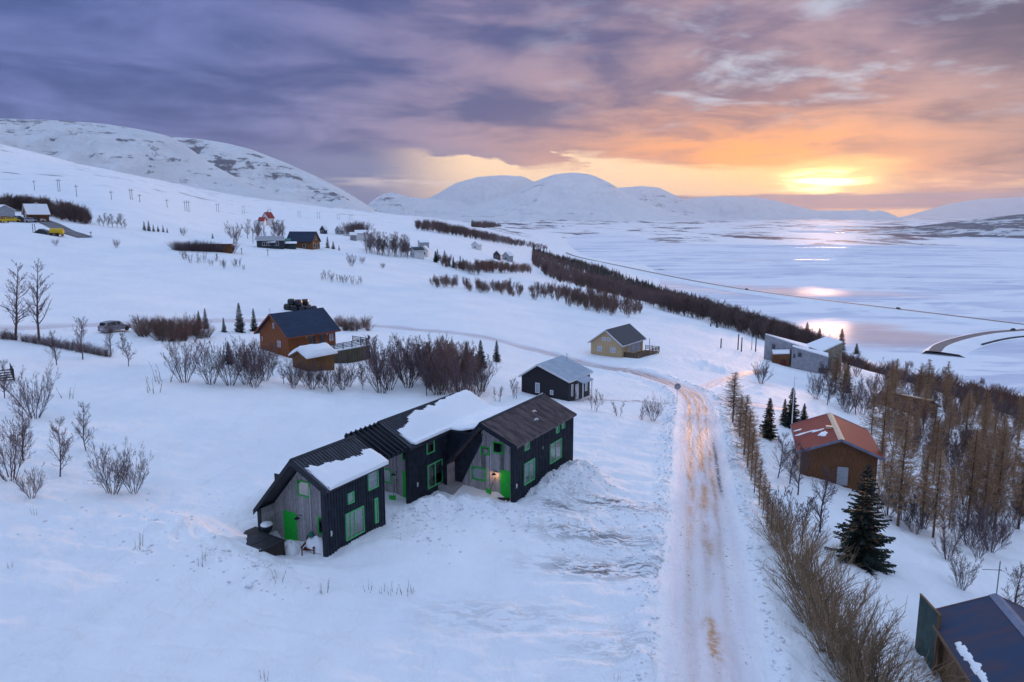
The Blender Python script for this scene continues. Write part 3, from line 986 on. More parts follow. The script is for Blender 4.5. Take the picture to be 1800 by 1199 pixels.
# ---------------------------------------------------------------- building helpers
def window(par, loc, rz, w, h, fmat, fw=.07, proud=.05, pane='glass_pale', xs=(), zs=(), mw=.05, back=-.02, blind=0.0, sill=False):
    """frame ring with its pane and glazing bars; local x along the wall, -y out of it"""
    mb = MB()
    mb.box(-w / 2, -w / 2 + fw, -proud, .02, 0, h).box(w / 2 - fw, w / 2, -proud, .02, 0, h)
    mb.box(-w / 2 + fw, w / 2 - fw, -proud, .02, 0, fw).box(-w / 2 + fw, w / 2 - fw, -proud, .02, h - fw, h)
    f = mb.build('window', MATS[fmat], par)
    f.location, f.rotation_euler = loc, (0, 0, rz)
    edges = [-w / 2 + fw] + [-w / 2 + x * w for x in xs] + [w / 2 - fw]
    hs = [fw] + [z * h for z in zs] + [h - fw]
    for a, b in zip(edges[:-1], edges[1:]):
        for c, d in zip(hs[:-1], hs[1:]):
            MB().box(a, b, back - .005, back + .005, c, d).build('pane', MATS[pane], f)
    for x in edges[1:-1]:
        MB().box(x - mw / 2, x + mw / 2, -proud * .8, .015, fw, h - fw).build('mullion', MATS[fmat], f)
    for z in hs[1:-1]:
        MB().box(-w / 2 + fw, w / 2 - fw, -proud * .75, .014, z - mw / 2, z + mw / 2).build('glazing_bar', MATS[fmat], f)
    if blind:
        MB().box(-w / 2 + fw, w / 2 - fw, .0, .012, max(fw, h * (1 - blind)), h - fw).build('blind', MATS['blind_white'], f)
    if sill:
        MB().box(-w / 2 - .05, w / 2 + .05, -proud - .05, .01, -.05, 0).build('sill', MATS[fmat], f)
    return f


def door(par, loc, rz, w, h, m, frame=None, name='door'):
    d = MB().box(-w / 2, w / 2, -.05, .01, 0, h).build(name, MATS[m], par)
    d.location, d.rotation_euler = loc, (0, 0, rz)
    MB().tube((w / 2 - .12, -.10, 1.0), (w / 2 - .12, -.05, 1.0), .018, n=6).box(w / 2 - .26, w / 2 - .10, -.125, -.10, .985, 1.015).build('handle', MATS['steel'], d)
    if frame:
        MB().box(-w / 2 - .07, -w / 2 - .002, -.07, .01, 0, h + .07).box(w / 2 + .002, w / 2 + .07, -.07, .01, 0, h + .07).box(-w / 2, w / 2, -.07, .01, h + .002, h + .07).build('door_frame', MATS[frame], d)
    return d


def sheet_with_holes(u0, u1, v0, v1, holes):
    us = sorted({u0, u1, *[h[0] for h in holes], *[h[1] for h in holes]})
    vs_ = sorted({v0, v1, *[h[2] for h in holes], *[h[3] for h in holes]})
    cells = []
    for a, b in zip(us[:-1], us[1:]):
        for c, d in zip(vs_[:-1], vs_[1:]):
            mu, mv = (a + b) / 2, (c + d) / 2
            if not any(h[0] < mu < h[1] and h[2] < mv < h[3] for h in holes):
                cells.append((a, b, c, d))
    return cells


def roof_snow(par_fn, x0, x1, y0, y1, thick, mask, name, label, seed=0, nx=46, ny=70, world=None):
    """snow lying on a roof: par_fn(x) gives the roof height; mask(x, y) > 0 where snow lies"""
    xs, ys = np.linspace(x0, x1, nx), np.linspace(y0, y1, ny)
    X, Y = np.meshgrid(xs, ys, indexing='ij')
    e = mask(X, Y) + .22 * fbm(X / .55, Y / .55, 4, seed, .6)
    t = thick * np.clip(e / .75, 0, 1) ** .6 * (1 + .35 * fbm(X / 1.6, Y / 1.6, 3, seed + 4))
    t = np.where(e > 0, np.maximum(t, .015), -.03)
    base = par_fn(X)
    v = np.stack([X, Y, base + t], -1).reshape(-1, 3)
    i, j = np.meshgrid(np.arange(nx - 1), np.arange(ny - 1), indexing='ij')
    q = np.stack([i * ny + j, (i + 1) * ny + j, (i + 1) * ny + j + 1, i * ny + j + 1], -1).reshape(-1, 4)
    keep = (t.ravel()[q] > 0).any(1)
    # a skirt closes the snow at the sheet's own border
    vb = np.stack([X, Y, base - .02], -1).reshape(-1, 3)
    idx = np.arange(nx * ny).reshape(nx, ny)
    sk = []
    for line, flip in ((idx[-1, :], 0), (idx[0, :], 1), (idx[:, 0], 0), (idx[:, -1], 1)):
        for a, b in zip(line[:-1], line[1:]):
            if t.ravel()[a] > 0 or t.ravel()[b] > 0:
                sk.append((a, a + nx * ny, b + nx * ny, b) if not flip else (b, b + nx * ny, a + nx * ny, a))
    me = raw_mesh(name, np.concatenate([v, vb]), np.concatenate([q[keep], np.array(sk, np.int32).reshape(-1, 4)]))
    o = link(name, me, MATS['snow_plain'], kind='stuff', smooth=True)
    if world is not None:
        o.location, o.rotation_euler = world
    tag(o, label, 'snow')
    return o


# ---------------------------------------------------------------- the three black houses with green joinery
def black_house(label, b, a, xl, L, xr, zr, ze, zl, rec, wins, gable, roofm, parts):
    w = hw(b, a)
    H = empty('black_house', (w[0], w[1], 0), HROT, label, 'house', 'black houses with green doors')
    T = .24
    holes = [(y0, y1, z0, z1) for y0, y1, z0, z1, *_ in wins]
    # right hand wall, clad in black ribbed sheet
    mb = MB()
    for y0, y1, z0, z1 in sheet_with_holes(0, L, -1.6, ze, holes):
        mb.box(-T, 0, y0, y1, z0, z1)
    wall = mb.build('wall', MATS['black_cladding'], H)
    mb = MB()
    y = .06
    while y < L - .05:
        spans = [(-1.6, ze - .02)]
        for h in holes:
            if h[0] - .06 < y < h[1] + .06:
                nsp = []
                for s0, s1 in spans:
                    if h[2] - .05 > s0: nsp.append((s0, min(s1, h[2] - .05)))
                    if h[3] + .05 < s1: nsp.append((max(s0, h[3] + .05), s1))
                spans = nsp
        for s0, s1 in spans:
            mb.prism([(y - .06, 0.0), (y - .035, .06), (y + .035, .06), (y + .06, 0.0)], 'z', s0, s1)
        y += .235
    # the ribs were drawn with (y, out): turn them to (out, y)
    mb.v = [(p[1] + .002, p[0], p[2]) for p in mb.v]
    mb.f = [f[::-1] for f in mb.f]
    mb.build('cladding_rib', MATS['black_cladding'], wall, kind='stuff')
    # left wall and back gable
    MB().box(xl, xl + T, 0, L, -1.6, zl + .12).build('wall', MATS['black_cladding'], H)
    MB().prism([(xl + T, -1.6), (-T, -1.6), (-T, ze - .05), (xr, zr - .16), (xl + T, zl)], 'y', L - .2, L - .01).build('wall', MATS['black_cladding'], H)
    # boarded gable, set back under the roof
    def under(x):
        return (zr - .2 - (zr - ze) * (x - xr) / (0 - xr)) if x > xr else (zr - .2 - (zr - zl) * (xr - x) / (xr - xl))
    ops = [(g[1], g[2], g[3], g[4]) for g in gable]
    bw, x = .205, xl + T + .003
    while x < -T - .02:
        x1 = min(x + bw, -T - .003)
        cuts = sorted({x, x1, *[o[0] for o in ops if x < o[0] < x1], *[o[1] for o in ops if x < o[1] < x1]})
        pr = random.uniform(0, .012)
        for c0, c1 in zip(cuts[:-1], cuts[1:]):
            if c1 - c0 < .012:
                continue
            spans = [(-1.6, None)]
            for o in ops:
                if o[0] < (c0 + c1) / 2 < o[1]:
                    s0 = spans.pop()[0]
                    if o[2] > s0: spans.append((s0, o[2]))
                    spans.append((o[3], None))
            for s0, s1 in spans:
                t0, t1 = (under(c0 + .004), under(c1 - .004)) if s1 is None else (s1, s1)
                if min(t0, t1) <= s0 + .02:
                    continue
                pts = [(c0 + .004, s0), (c1 - .004, s0), (c1 - .004, t1), (c0 + .004, t0)]
                if s1 is None and c0 < xr < c1:
                    pts.insert(3, (xr, zr - .2))
                MB().prism(pts, 'y', rec - pr, rec + .06).build('board', MATS['weathered_wood'], H)
        x += bw
    # dark backing behind the boards
    mb = MB()
    for c0, c1, s0, s1 in sheet_with_holes(xl + T + .002, -T - .002, -1.6, zl - .05, [o for o in ops]):
        mb.box(c0, c1, rec + .065, rec + .12, s0, s1)
    mb.build('gable_backing', MATS['black_trim'], H)
    # inner faces of the porch walls, boarded
    for k in range(9):
        MB().box(xl + T + .001, xl + T + .02, .03, rec - .02, -1.5 + .38 * k + .006, -1.5 + .38 * (k + 1)).build('board', MATS['weathered_wood'], H)
    # roof: two ribbed metal slopes, ridge cap, barge boards
    ov, fr, th = .28, .16, .16
    sr = (zr - ze) / (0 - xr)
    slv = (zr - zl) / (xr - xl)
    xR, xL = ov, xl - .18
    zR, zL = ze + .10 - sr * ov, zl + .10 - slv * .18
    zT = zr + .10
    for (xa, za, xb, zb) in ((xr, zT, xR, zR), (xL, zL, xr, zT)):
        mb = MB().prism([(xa, za), (xa, za - th), (xb, zb - th), (xb, zb)], 'y', -fr, L + .12)
        n = Vector((-(zb - za), 0, xb - xa)).normalized()
        y = -fr + .08
        while y < L + .1:
            p0, p1 = Vector((xa, y, za)) + n * .02, Vector((xb, y, zb)) + n * .02
            mb.beam(p0, p1, .075, .075, up=n)
            y += .25
        mb.build('roof', MATS[roofm], H)
    MB().prism([(xr - .16, zT - .16 * slv + .07), (xr, zT + .085), (xr + .16, zT - .16 * sr + .07), (xr + .16, zT - .16 * sr + .045), (xr, zT + .055), (xr - .16, zT - .16 * slv + .045)], 'y', -fr - .02, L + .14).build('ridge_cap', MATS['black_trim'], H)
    for (xa, za, xb, zb) in ((xr, zT, xR + .02, zR), (xr, zT, xL - .02, zL)):
        MB().prism([(xa, za + .04), (xb, zb + .04), (xb, zb - .30), (xa, za - .30)], 'y', -fr - .05, -fr - .003).build('barge_board', MATS['black_trim'], H)
    MB().box(-T - .02, .03, -.05, -.003, -1.6, ze - .02).build('corner_trim', MATS['black_trim'], H)
    MB().box(-T, .05, L - .003, L + .045, -1.6, ze - .02).build('corner_trim', MATS['black_trim'], H)
    MB().box(xl - .02, xl + T + .02, -.05, -.003, -1.6, zl + .02).build('corner_trim', MATS['black_trim'], H)
    # windows in the long wall
    for y0, y1, z0, z1, xs, bl in wins:
        window(H, (0, (y0 + y1) / 2, z0), R(90), y1 - y0, z1 - z0, 'green_frame', .055, .085, 'window_glass', xs, (), .05, -.03, bl)
    for g in gable:
        x0, x1, z0, z1 = g[1:5]
        if g[0] == 'win':
            window(H, ((x0 + x1) / 2, rec, z0), 0, x1 - x0, z1 - z0, 'green_paint', .085, .05, 'window_glass', (), (), .05, -.02, g[5])
        else:
            door(H, ((x0 + x1) / 2, rec + .03, z0), 0, x1 - x0, z1 - z0, 'green_paint')
            MB().box(x0 - .1, x1 + .1, rec - .35, rec - .03, z0 - .12, z0 - .01).build('doorstep', MATS['dark_cover'], H)
    for kind, *p in parts:
        if kind == 'pipe':
            MB().tube((p[0], rec - .06, p[1]), (p[0], rec - .06, p[2]), .028, n=8).build('downpipe', MATS['white_paint'], H)
        elif kind == 'lamp':
            lamp(H, p[0], rec, p[1], p[2])
        elif kind == 'plug':
            MB().box(.045, .09, p[0] - .04, p[0] + .04, p[1] - .16, p[1] + .16).box(.09, .14, p[0] - .02, p[0] + .02, p[1] - .05, p[1] + .13).build('wall_light', MATS['white_paint'], H)
        elif kind == 'vent':
            MB().box(.045, .14, p[0] - .07, p[0] + .07, p[1] - .1, p[1] + .1).build('vent', MATS['grey_post'], H)
    return H


def lamp(H, x, y, z, lit):
    o = MB().tube((x, y, z + .12), (x, y - .03, z + .12), .05, n=8).tube((x, y - .03, z + .12), (x - .04, y - .2, z + .2), .014, n=6).tube((x - .04, y - .2, z + .2), (x - .08, y - .30, z + .1), .014, n=6).build('wall_lamp', MATS['black_trim'], H)
    n = 12
    mb = MB()
    c = (x - .08, y - .30)
    prof = [(.025, z + .12), (.05, z + .09), (.17, z + .0), (.18, z - .02)]
    for (r0, z0), (r1, z1) in zip(prof[:-1], prof[1:]):
        mb.tube((c[0], c[1], z0), (c[0], c[1], z1), r0, r1, n, False)
    mb.build('lamp_shade', MATS['black_trim'], o)
    mb = MB()
    mb.tube((c[0], c[1], z + .04), (c[0], c[1], z - .01), .03, .045, 8).tube((c[0], c[1], z - .01), (c[0], c[1], z - .05), .045, .02, 8)
    mb.build('bulb', MATS['lamp_glow' if lit else 'glass_pale'], o)
    if lit:
        li = bpy.data.lights.new('bulb_light', 'POINT')
        li.energy, li.color, li.shadow_soft_size = 7.0, (1.0, .52, .22), .05
        lo = bpy.data.objects.new('bulb_light', li)
        C.objects.link(lo)
        lo.parent, lo.location = o, (c[0], c[1] - .02, z - .10)


random.seed(5)
h1 = black_house('nearest black house, with snow half covering its ribbed roof and a hot tub in front', 0, 0, -5.55, 5.25, -2.4, 5.45, 4.2, 1.9, 1.15,
                 [(1.62, 3.25, .36, 2.04, (.27, .5), .5), (1.89, 2.42, 2.57, 3.24, (), .8), (3.75, 4.70, 2.80, 3.98, (), .55), (4.30, 4.60, .47, 2.10, (), 1.0)],
                 [('win', -3.28, -2.28, 2.80, 3.80, .9), ('door', -4.62, -3.50, -.55, 1.58), ('win', -1.72, -.72, .69, 1.77, .25)],
                 'roof_metal', [('pipe', -2.24, .2, 3.5), ('lamp', -3.1, 1.42, False), ('plug', .35, 1.35)])
h2 = black_house('middle black house, its roof almost wholly under snow, bare beams at its front', -.57, 8.65, -5.5, 10.9, -2.45, 5.5, 4.2, 1.9, 1.15,
                 [(2.05, 2.95, 3.05, 3.98, (), .35), (2.12, 3.92, .48, 2.22, (.5,), .55)],
                 [('win', -3.24, -2.46, .76, 1.80, .4), ('door', -1.46, -.56, -.25, 1.92), ('win', -1.44, -.6, 2.7, 3.4, .2)],
                 'roof_metal', [('pipe', -2.05, .2, 3.3), ('lamp', -1.95, 1.6, False), ('plug', .85, 1.25)])
h3 = black_house('right black house with a bare brown ribbed roof and a lit lamp beside its door', 5.6, 12.3, -5.8, 9.5, -2.65, 5.38, 4.25, 1.75, 1.15,
                 [(1.42, 2.08, 3.43, 4.10, (), .9), (1.36, 2.92, .93, 2.50, (.5,), .95), (5.42, 7.38, 1.28, 2.80, (.5,), .9), (6.42, 6.92, 3.40, 4.0, (), .8), (7.4, 7.9, 3.50, 4.1, (), .8)],
                 [('win', -3.37, -2.64, 2.77, 3.36, 0), ('win', -2.37, -1.49, 3.03, 3.86, .0), ('win', -4.17, -2.97, .77, 1.74, 1.0), ('door', -1.77, -.95, -.10, 1.89)],
                 'roof_metal_worn', [('pipe', -2.52, .75, 3.5), ('lamp', -2.05, 1.55, True), ('plug', .2, 1.3), ('vent', 4.1, 2.95)])
# link between middle and right house
MB().box(.05, 2.95, 4.62, 10.8, 4.12, 4.30).build('link_roof', MATS['roof_metal'], h2)
MB().prism([(.05, -.8), (.55, -.8), (2.9, 3.7), (2.9, 4.1), (.05, 4.1)], 'y', 4.66, 4.80).build('wall', MATS['black_cladding'], h2)
MB().box(.06, 1.3, 3.3, 4.6, -.8, .42).build('planter', MATS['weathered_wood'], h2)
# rafters of the open porch between the near and the middle house
for k in range(7):
    y = -.42 - .47 * k
    s = (5.5 - 4.2) / 2.45
    MB().beam((-2.62, y, 5.5 + .0), (.12, y, 5.5 - s * 2.6), .085, .30).build('rafter', MATS['black_trim'], h2)
MB().beam((-2.55, -.15, 5.38), (-2.55, -3.35, 5.38), .1, .28).build('ridge_beam', MATS['black_trim'], h2)
MB().beam((-.02, -.15, 4.06), (-.02, -3.35, 4.06), .1, .24).build('porch_beam', MATS['black_trim'], h2)

w1, w2, w3 = hw(0, 0), hw(-.57, 8.65), hw(5.6, 12.3)
s1 = (5.45 - 4.2) / 2.4
roof_snow(lambda x: 5.55 + .03 - s1 * (x + 2.4), -2.3, .36, .10, 5.38, .17, lambda X, Y: np.minimum(np.minimum((X + 1.55 - .16 * Y + .5 * sst(Y, 3.6, 5.2)) * .9, (Y - .12) * 1.2), 1), 'roof_snow',
          'thick snow on the lower half of the nearest black house\'s roof', 3, world=((w1[0], w1[1], 0), (0, 0, HROT)))
roof_snow(lambda x: np.maximum(5.6 + .03 - (1.3 / 2.45) * (x + 2.45), 4.33), -2.35, .40, .35, 10.9, .20, lambda X, Y: np.minimum(np.minimum((X + 2.15 - .75 * sst(Y, 3.4, 1.2) + .35 * sst(Y, 5, 9)) * 1.0, (Y - .75 + .6 * sst(X, -1.8, -.4)) * 1.2), 1), 'roof_snow',
          'unbroken snow on the middle black house\'s roof, spilling over the eaves', 7, ny=110, world=((w2[0], w2[1], 0), (0, 0, HROT)))
roof_snow(lambda x: 4.33 + .42 * sst(x, .9, 3.1), .38, 3.1, 4.55, 10.9, .30, lambda X, Y: np.minimum((Y - 4.45) * 1.2, 1) + X * 0, 'roof_snow',
          'deep snow filling the valley between the middle and right black houses', 9, world=((w2[0], w2[1], 0), (0, 0, HROT)))
roof_snow(lambda x: 5.48 + .03 - (1.13 / 2.65) * (x + 2.65), -2.5, .2, .1, 9.5, .07, lambda X, Y: .25 * np.exp(-((X + 1.6) / .12) ** 2 - ((Y - 6.0) / .25) ** 2) * 1.6 + .30 * np.exp(-((X + .9) / .1) ** 2 - ((Y - 5.0) / .3) ** 2) - .20, 'roof_snow',
          'two small scraps of snow on the brown ribbed roof', 21, world=((w3[0], w3[1], 0), (0, 0, HROT)))
roof_snow(lambda x: 5.52 - (3.63 / 3.15) * np.abs(x + 2.65), -3.25, -2.70, 6.0, 9.55, .16, lambda X, Y: (Y - 6.6) * .2 - np.abs(X + 2.9) * .9 + .12, 'roof_snow',
          'strip of snow along the ridge of the right black house', 22, world=((w3[0], w3[1], 0), (0, 0, HROT)))


# things in front of the black houses
def at_house(b, a, z=None):
    w = hw(b, a)
    return (w[0], w[1], float(G(w[0], w[1])) if z is None else z)


p = at_house(-4.05, -1.35)
tub = empty('hot_tub', (p[0], p[1], .02), HROT - R(4), 'dark hot tub with folding grey cover, sunk in snow before the nearest house', 'hot tub')
MB().box(-1.0, 1.0, -1.05, 1.05, -.6, .46).build('tub_body', MATS['dark_wood'], tub, bevel=.04)
MB().box(-1.07, -.01, -1.1, 1.1, .465, .56).build('cover_half', MATS['dark_cover'], tub, bevel=.03)
MB().box(.01, 1.07, -1.1, 1.1, .465, .56).build('cover_half', MATS['dark_cover'], tub, bevel=.03)
for k in range(10):
    MB().box(-2.25 + .115 * k, -2.25 + .115 * k + .105, -1.1, 1.5, .40, .46).build('deck_board', MATS['dark_wood'], tub)


def shovel(b, a, lean, label):
    p = at_house(b, a)
    s = empty('snow_shovel', p, HROT + lean, label, 'shovel')
    MB().tube((0, .05, .12), (.12, .62, 1.25), .018, n=6).tube((.02, .62, 1.25), (.22, .62, 1.25), .018, n=6).build('shaft', MATS['deck_wood'], s)
    mb = MB()
    mb.box(-.2, .2, -.08, -.06, .0, .34).box(-.22, -.19, -.10, .02, .0, .34).box(.19, .22, -.10, .02, .0, .34)
    mb.build('blade', MATS['green_paint'], s)


shovel(-2.35, 9.05, R(20), 'green snow shovel leaning on the boards beside the middle house\'s door')
shovel(3.15, 13.0, R(-20), 'green snow shovel standing left of the right house\'s door')

p = at_house(-5.05, .15)
gr = empty('grill', p, HROT, 'black kettle grill capped with snow, left of the nearest house\'s door', 'grill')
mb = MB()
for (r0, z0), (r1, z1) in zip([(.05, .45), (.22, .5), (.33, .68), (.35, .78)], [(.22, .5), (.33, .68), (.35, .78), (.36, .8)]):
    mb.tube((0, 0, z0), (0, 0, z1), r0, r1, 14, False)
mb.build('bowl', MATS['black_trim'], gr)
mb = MB()
for (r0, z0), (r1, z1) in zip([(.37, .8), (.34, .95), (.2, 1.06)], [(.34, .95), (.2, 1.06), (.03, 1.1)]):
    mb.tube((0, 0, z0), (0, 0, z1), r0, r1, 14, False)
mb.build('lid', MATS['black_trim'], gr)
for t in range(3):
    MB().tube((.15 * math.cos(2.1 * t), .15 * math.sin(2.1 * t), .5), (.36 * math.cos(2.1 * t), .36 * math.sin(2.1 * t), -.1), .02, n=6).build('leg', MATS['steel'], gr)


def snow_heap(b, a, rx, ry, h, label, seed, z=None):
    n, m = 26, 12
    v = []
    for i in range(m + 1):
        for j in range(n):
            an, rr = 2 * math.pi * j / n, i / m
            k = 1 + .35 * float(fbm(np.array(math.cos(an) * 1.3 + seed), np.array(math.sin(an) * 1.3), 3, seed))
            v.append((rx * rr * math.cos(an) * k, ry * rr * math.sin(an) * k, h * math.sqrt(max(0, 1 - rr ** 2.2)) * (1 + .3 * float(fbm(np.array(an * 2 + seed), np.array(rr * 3.), 2, seed))) - .05))
    f = [(i * n + j, i * n + (j + 1) % n, (i + 1) * n + (j + 1) % n, (i + 1) * n + j) for i in range(m) for j in range(n)]
    o = link('snow_heap', raw_mesh('snow_heap', v, f), MATS['snow_plain'], kind='stuff', smooth=True)
    o.location, o.rotation_euler = at_house(b, a, z), (0, 0, HROT)
    tag(o, label, 'snow')


snow_heap(-5.05, .15, .34, .34, .22, 'cap of snow on the black kettle grill', 3, at_house(-5.05, .15)[2] + 1.02)
snow_heap(-3.15, .25, .75, .6, .75, 'heap of shovelled snow right of the nearest house\'s green door', 5)
snow_heap(-1.35, .62, .95, .5, .72, 'snow heaped over the garden chair by the nearest house', 8)
snow_heap(-4.6, .35, .5, .4, .35, 'low snow heap left of the nearest house\'s green door', 9)
p = at_house(-1.6, .25)
ch = empty('garden_chair', (p[0], p[1], p[2] - .28), HROT + R(25), 'reddish wooden garden chair half buried in snow by the nearest house', 'chair')
for k in range(5):
    MB().box(-.35, .35, -.3 + .13 * k, -.2 + .13 * k, .40, .43).build('seat_slat', MATS['rust_red'], ch)
    MB().beam((-.3 + .15 * k, .35, .45), (-.3 + .15 * k, .55, 1.0), .1, .03).build('back_slat', MATS['rust_red'], ch)
for sx in (-.36, .36):
    MB().beam((sx, -.35, 0), (sx, -.3, .6), .06, .06).build('leg', MATS['rust_red'], ch)
    MB().beam((sx, .45, 0), (sx, .35, .6), .06, .06).build('leg', MATS['rust_red'], ch)
    MB().box(sx - .06, sx + .06, -.42, .42, .6, .63).build('armrest', MATS['rust_red'], ch)
p = at_house(-1.75, .55)
cap = empty('garden_lantern', (p[0], p[1], p[2]), HROT, 'small green domed lantern sticking out of snow by the garden chair', 'lantern')
mb = MB()
for (r0, z0), (r1, z1) in zip([(.20, .72), (.17, .88), (.08, .98)], [(.17, .88), (.08, .98), (.01, 1.01)]):
    mb.tube((0, 0, z0), (0, 0, z1), r0, r1, 10, False)
mb.build('dome', MATS['green_steel'], cap)
MB().tube((0, 0, -.1), (0, 0, .72), .05, n=8).build('post', MATS['grey_post'], cap)


# ---------------------------------------------------------------- other houses
def gable_house(name, label, cat, loc, az, W, L, he, hr, wallm, roofm, trim=None, wins=(), ov=.35, group=None, chimney=None, fmat='white_paint', base=1.5, doors=(), ridge=None, pane='glass_pale', rx=0.0):
    """front gable at local y=0 facing -y; ridge runs along az (degrees right of straight ahead)"""
    H = empty(name, loc, -R(az), label, cat, group)
    w = W / 2
    MB().prism([(-w, -base), (w, -base), (w, he), (rx, hr), (-w, he)], 'y', 0, .16).build('wall', MATS[wallm], H)
    MB().prism([(-w, -base), (w, -base), (w, he), (rx, hr), (-w, he)], 'y', L - .16, L).build('wall', MATS[wallm], H)
    MB().box(-w, -w + .16, .162, L - .162, -base, he).build('wall', MATS[wallm], H)
    MB().box(w - .16, w, .162, L - .162, -base, he).build('wall', MATS[wallm], H)
    th = .14
    for sg in (-1, 1):
        s = (hr - he) / (w - sg * rx)
        ze = he - s * ov
        MB().prism([(rx, hr + .02), (sg * (w + ov), ze + .02), (sg * (w + ov), ze + .02 + th), (rx, hr + .02 + th)], 'y', -ov, L + ov).build('roof', MATS[roofm], H)
        if trim:
            for ya, yb in ((-ov - .04, -ov - .003), (L + ov + .003, L + ov + .04)):
                MB().prism([(rx, hr - .06), (sg * (w + ov), ze - .06), (sg * (w + ov), ze + .05 + th), (rx, hr + .05 + th)], 'y', ya, yb).build('barge_board', MATS[trim], H)
            MB().box(sg * (w + ov) - .02 + (.023 if sg > 0 else -.023), sg * (w + ov) + .02 + (.023 if sg > 0 else -.023), -ov, L + ov, ze - .04, ze + th).build('fascia', MATS[trim], H)
    if ridge:
        for sg in (-1, 1):
            MB().prism([(0, hr + th + .03), (sg * .28, hr + th + .03 - s * .28), (sg * .28, hr + th + .07 - s * .28), (0, hr + th + .07)], 'y', -ov - .05, L + ov + .05).build('ridge_cap', MATS[ridge], H)
    for face, u, v, ww, hh, *ex in wins:
        loc2, rz = {'F': ((u, 0, v), 0), 'B': ((u, L, v), R(180)), 'R': ((w, u, v), R(90)), 'L': ((-w, u, v), R(-90))}[face]
        window(H, loc2, rz, ww, hh, fmat, .07, .06, ex[1] if len(ex) > 1 else pane, ex[0] if ex else (), ex[2] if len(ex) > 2 else ())
    for face, u, v, ww, hh, m in doors:
        loc2, rz = {'F': ((u, 0, v), 0), 'R': ((w, u, v), R(90)), 'L': ((-w, u, v), R(-90))}[face]
        door(H, loc2, rz, ww, hh, m, fmat)
    if chimney:
        cx, cy, ch_ = chimney
        MB().box(cx - .25, cx + .25, cy - .25, cy + .25, hr - 1.0, hr + ch_).box(cx - .3, cx + .3, cy - .3, cy + .3, hr + ch_ + .002, hr + ch_ + .1).build('chimney', MATS['grey_wall'], H)
    return H


def railing(par, pts, z, h, m, nrail=4, step=1.6):
    """posts and separate rails along a line of deck edge points"""
    for (x0, y0), (x1, y1) in zip(pts[:-1], pts[1:]):
        d = math.hypot(x1 - x0, y1 - y0)
        n = max(1, round(d / step))
        for k in range(n + 1):
            x, y = x0 + (x1 - x0) * k / n, y0 + (y1 - y0) * k / n
            MB().box(x - .045, x + .045, y - .045, y + .045, z - .1, z + h + .02).build('post', MATS[m], par)
        for k in range(nrail):
            zz = z + h - .06 - k * (h - .12) / nrail
            MB().beam((x0, y0, zz), (x1, y1, zz), .035, .10).build('rail', MATS[m], par)


def gpos(px, py, z=None):
    q = hit(px, py)
    return (q[0], q[1], q[2] if z is None else z)


# orange cabin with the navy roof and its deck
q = up(508, 622, .9)
oc = gable_house('orange_cabin', 'orange brown timber cabin with steep navy roof and wide railed deck', 'cabin', (0, 0, 0), 37, 6.6, 8.2, 2.75, 5.35, 'orange_wood', 'navy_roof', 'orange_trim',
                 [('F', .1, 3.3, .62, 1.0, (), 'glass_pale', (.5,)), ('F', 1.2, .75, 1.0, 1.15, (.5,), 'glass_pale', (.5,)), ('F', -2.7, 1.3, .4, .8),
                  ('R', 4.0, .55, 1.2, 1.75, (.5,), 'glass_dark'), ('R', 5.7, .75, 1.1, 1.5, (.5,), 'glass_dark'), ('R', 7.4, .9, .95, 1.25, (.5,), 'glass_pale', (.5,))], fmat='orange_trim', ov=.55)
rot = Matrix.Rotation(-R(37), 3, 'Z')
cr = rot @ Vector((3.3, 0, 0))
oc.location = (q[0] - cr.x, q[1] - cr.y, .75)
MB().tube((0, -.4, 5.2), (0, -.4, 6.3), .02, n=6).beam((-.25, -.4, 6.1), (.25, -.4, 6.1), .02, .02).build('antenna', MATS['grey_post'], oc)
for yy in (3.0, 6.6):
    MB().box(3.3, 3.42, yy - .06, yy + .06, 2.0, 2.2).build('wall_light', MATS['white_paint'], oc)
MB().prism([(3.32, 1.6), (7.0, 1.6), (7.0, 11.4), (3.32, 11.4)], 'z', .16, .28).build('deck_floor', MATS['snow_plain'], oc, label='snow covered deck floor')
MB().box(3.32, 7.0, 8.4, 11.4, .29, .36).build('deck_snow', MATS['snow_plain'], oc)
for k in range(20):
    MB().box(7.0, 7.05, 1.6 + .49 * k + .01, 1.6 + .49 * (k + 1) - .01, -1.9, .15).build('skirt_board', MATS['deck_skirt'], oc)
for k in range(7):
    MB().box(3.4 + .514 * k + .01, 3.4 + .514 * (k + 1) - .01, 1.55, 1.6, -1.9, .15).build('skirt_board', MATS['deck_skirt'], oc)
railing(oc, [(3.4, 1.62), (6.95, 1.62), (6.95, 11.35), (3.4, 11.35)], .28, .95, 'deck_grey', 4, 1.7)
MB().box(6.85, 7.05, 11.25, 11.45, 1.2, 1.55).tube((6.95, 11.35, 1.55), (6.95, 11.35, 1.68), .12, .02, 8).build('deck_lantern', MATS['black_trim'], oc)
railing(oc, [(-5.0, 3.0), (-3.4, 3.0)], -.1, .95, 'deck_grey', 4, 1.6)
railing(oc, [(-5.0, 3.0), (-5.0, 6.0)], -.1, .95, 'deck_grey', 4, 1.6)
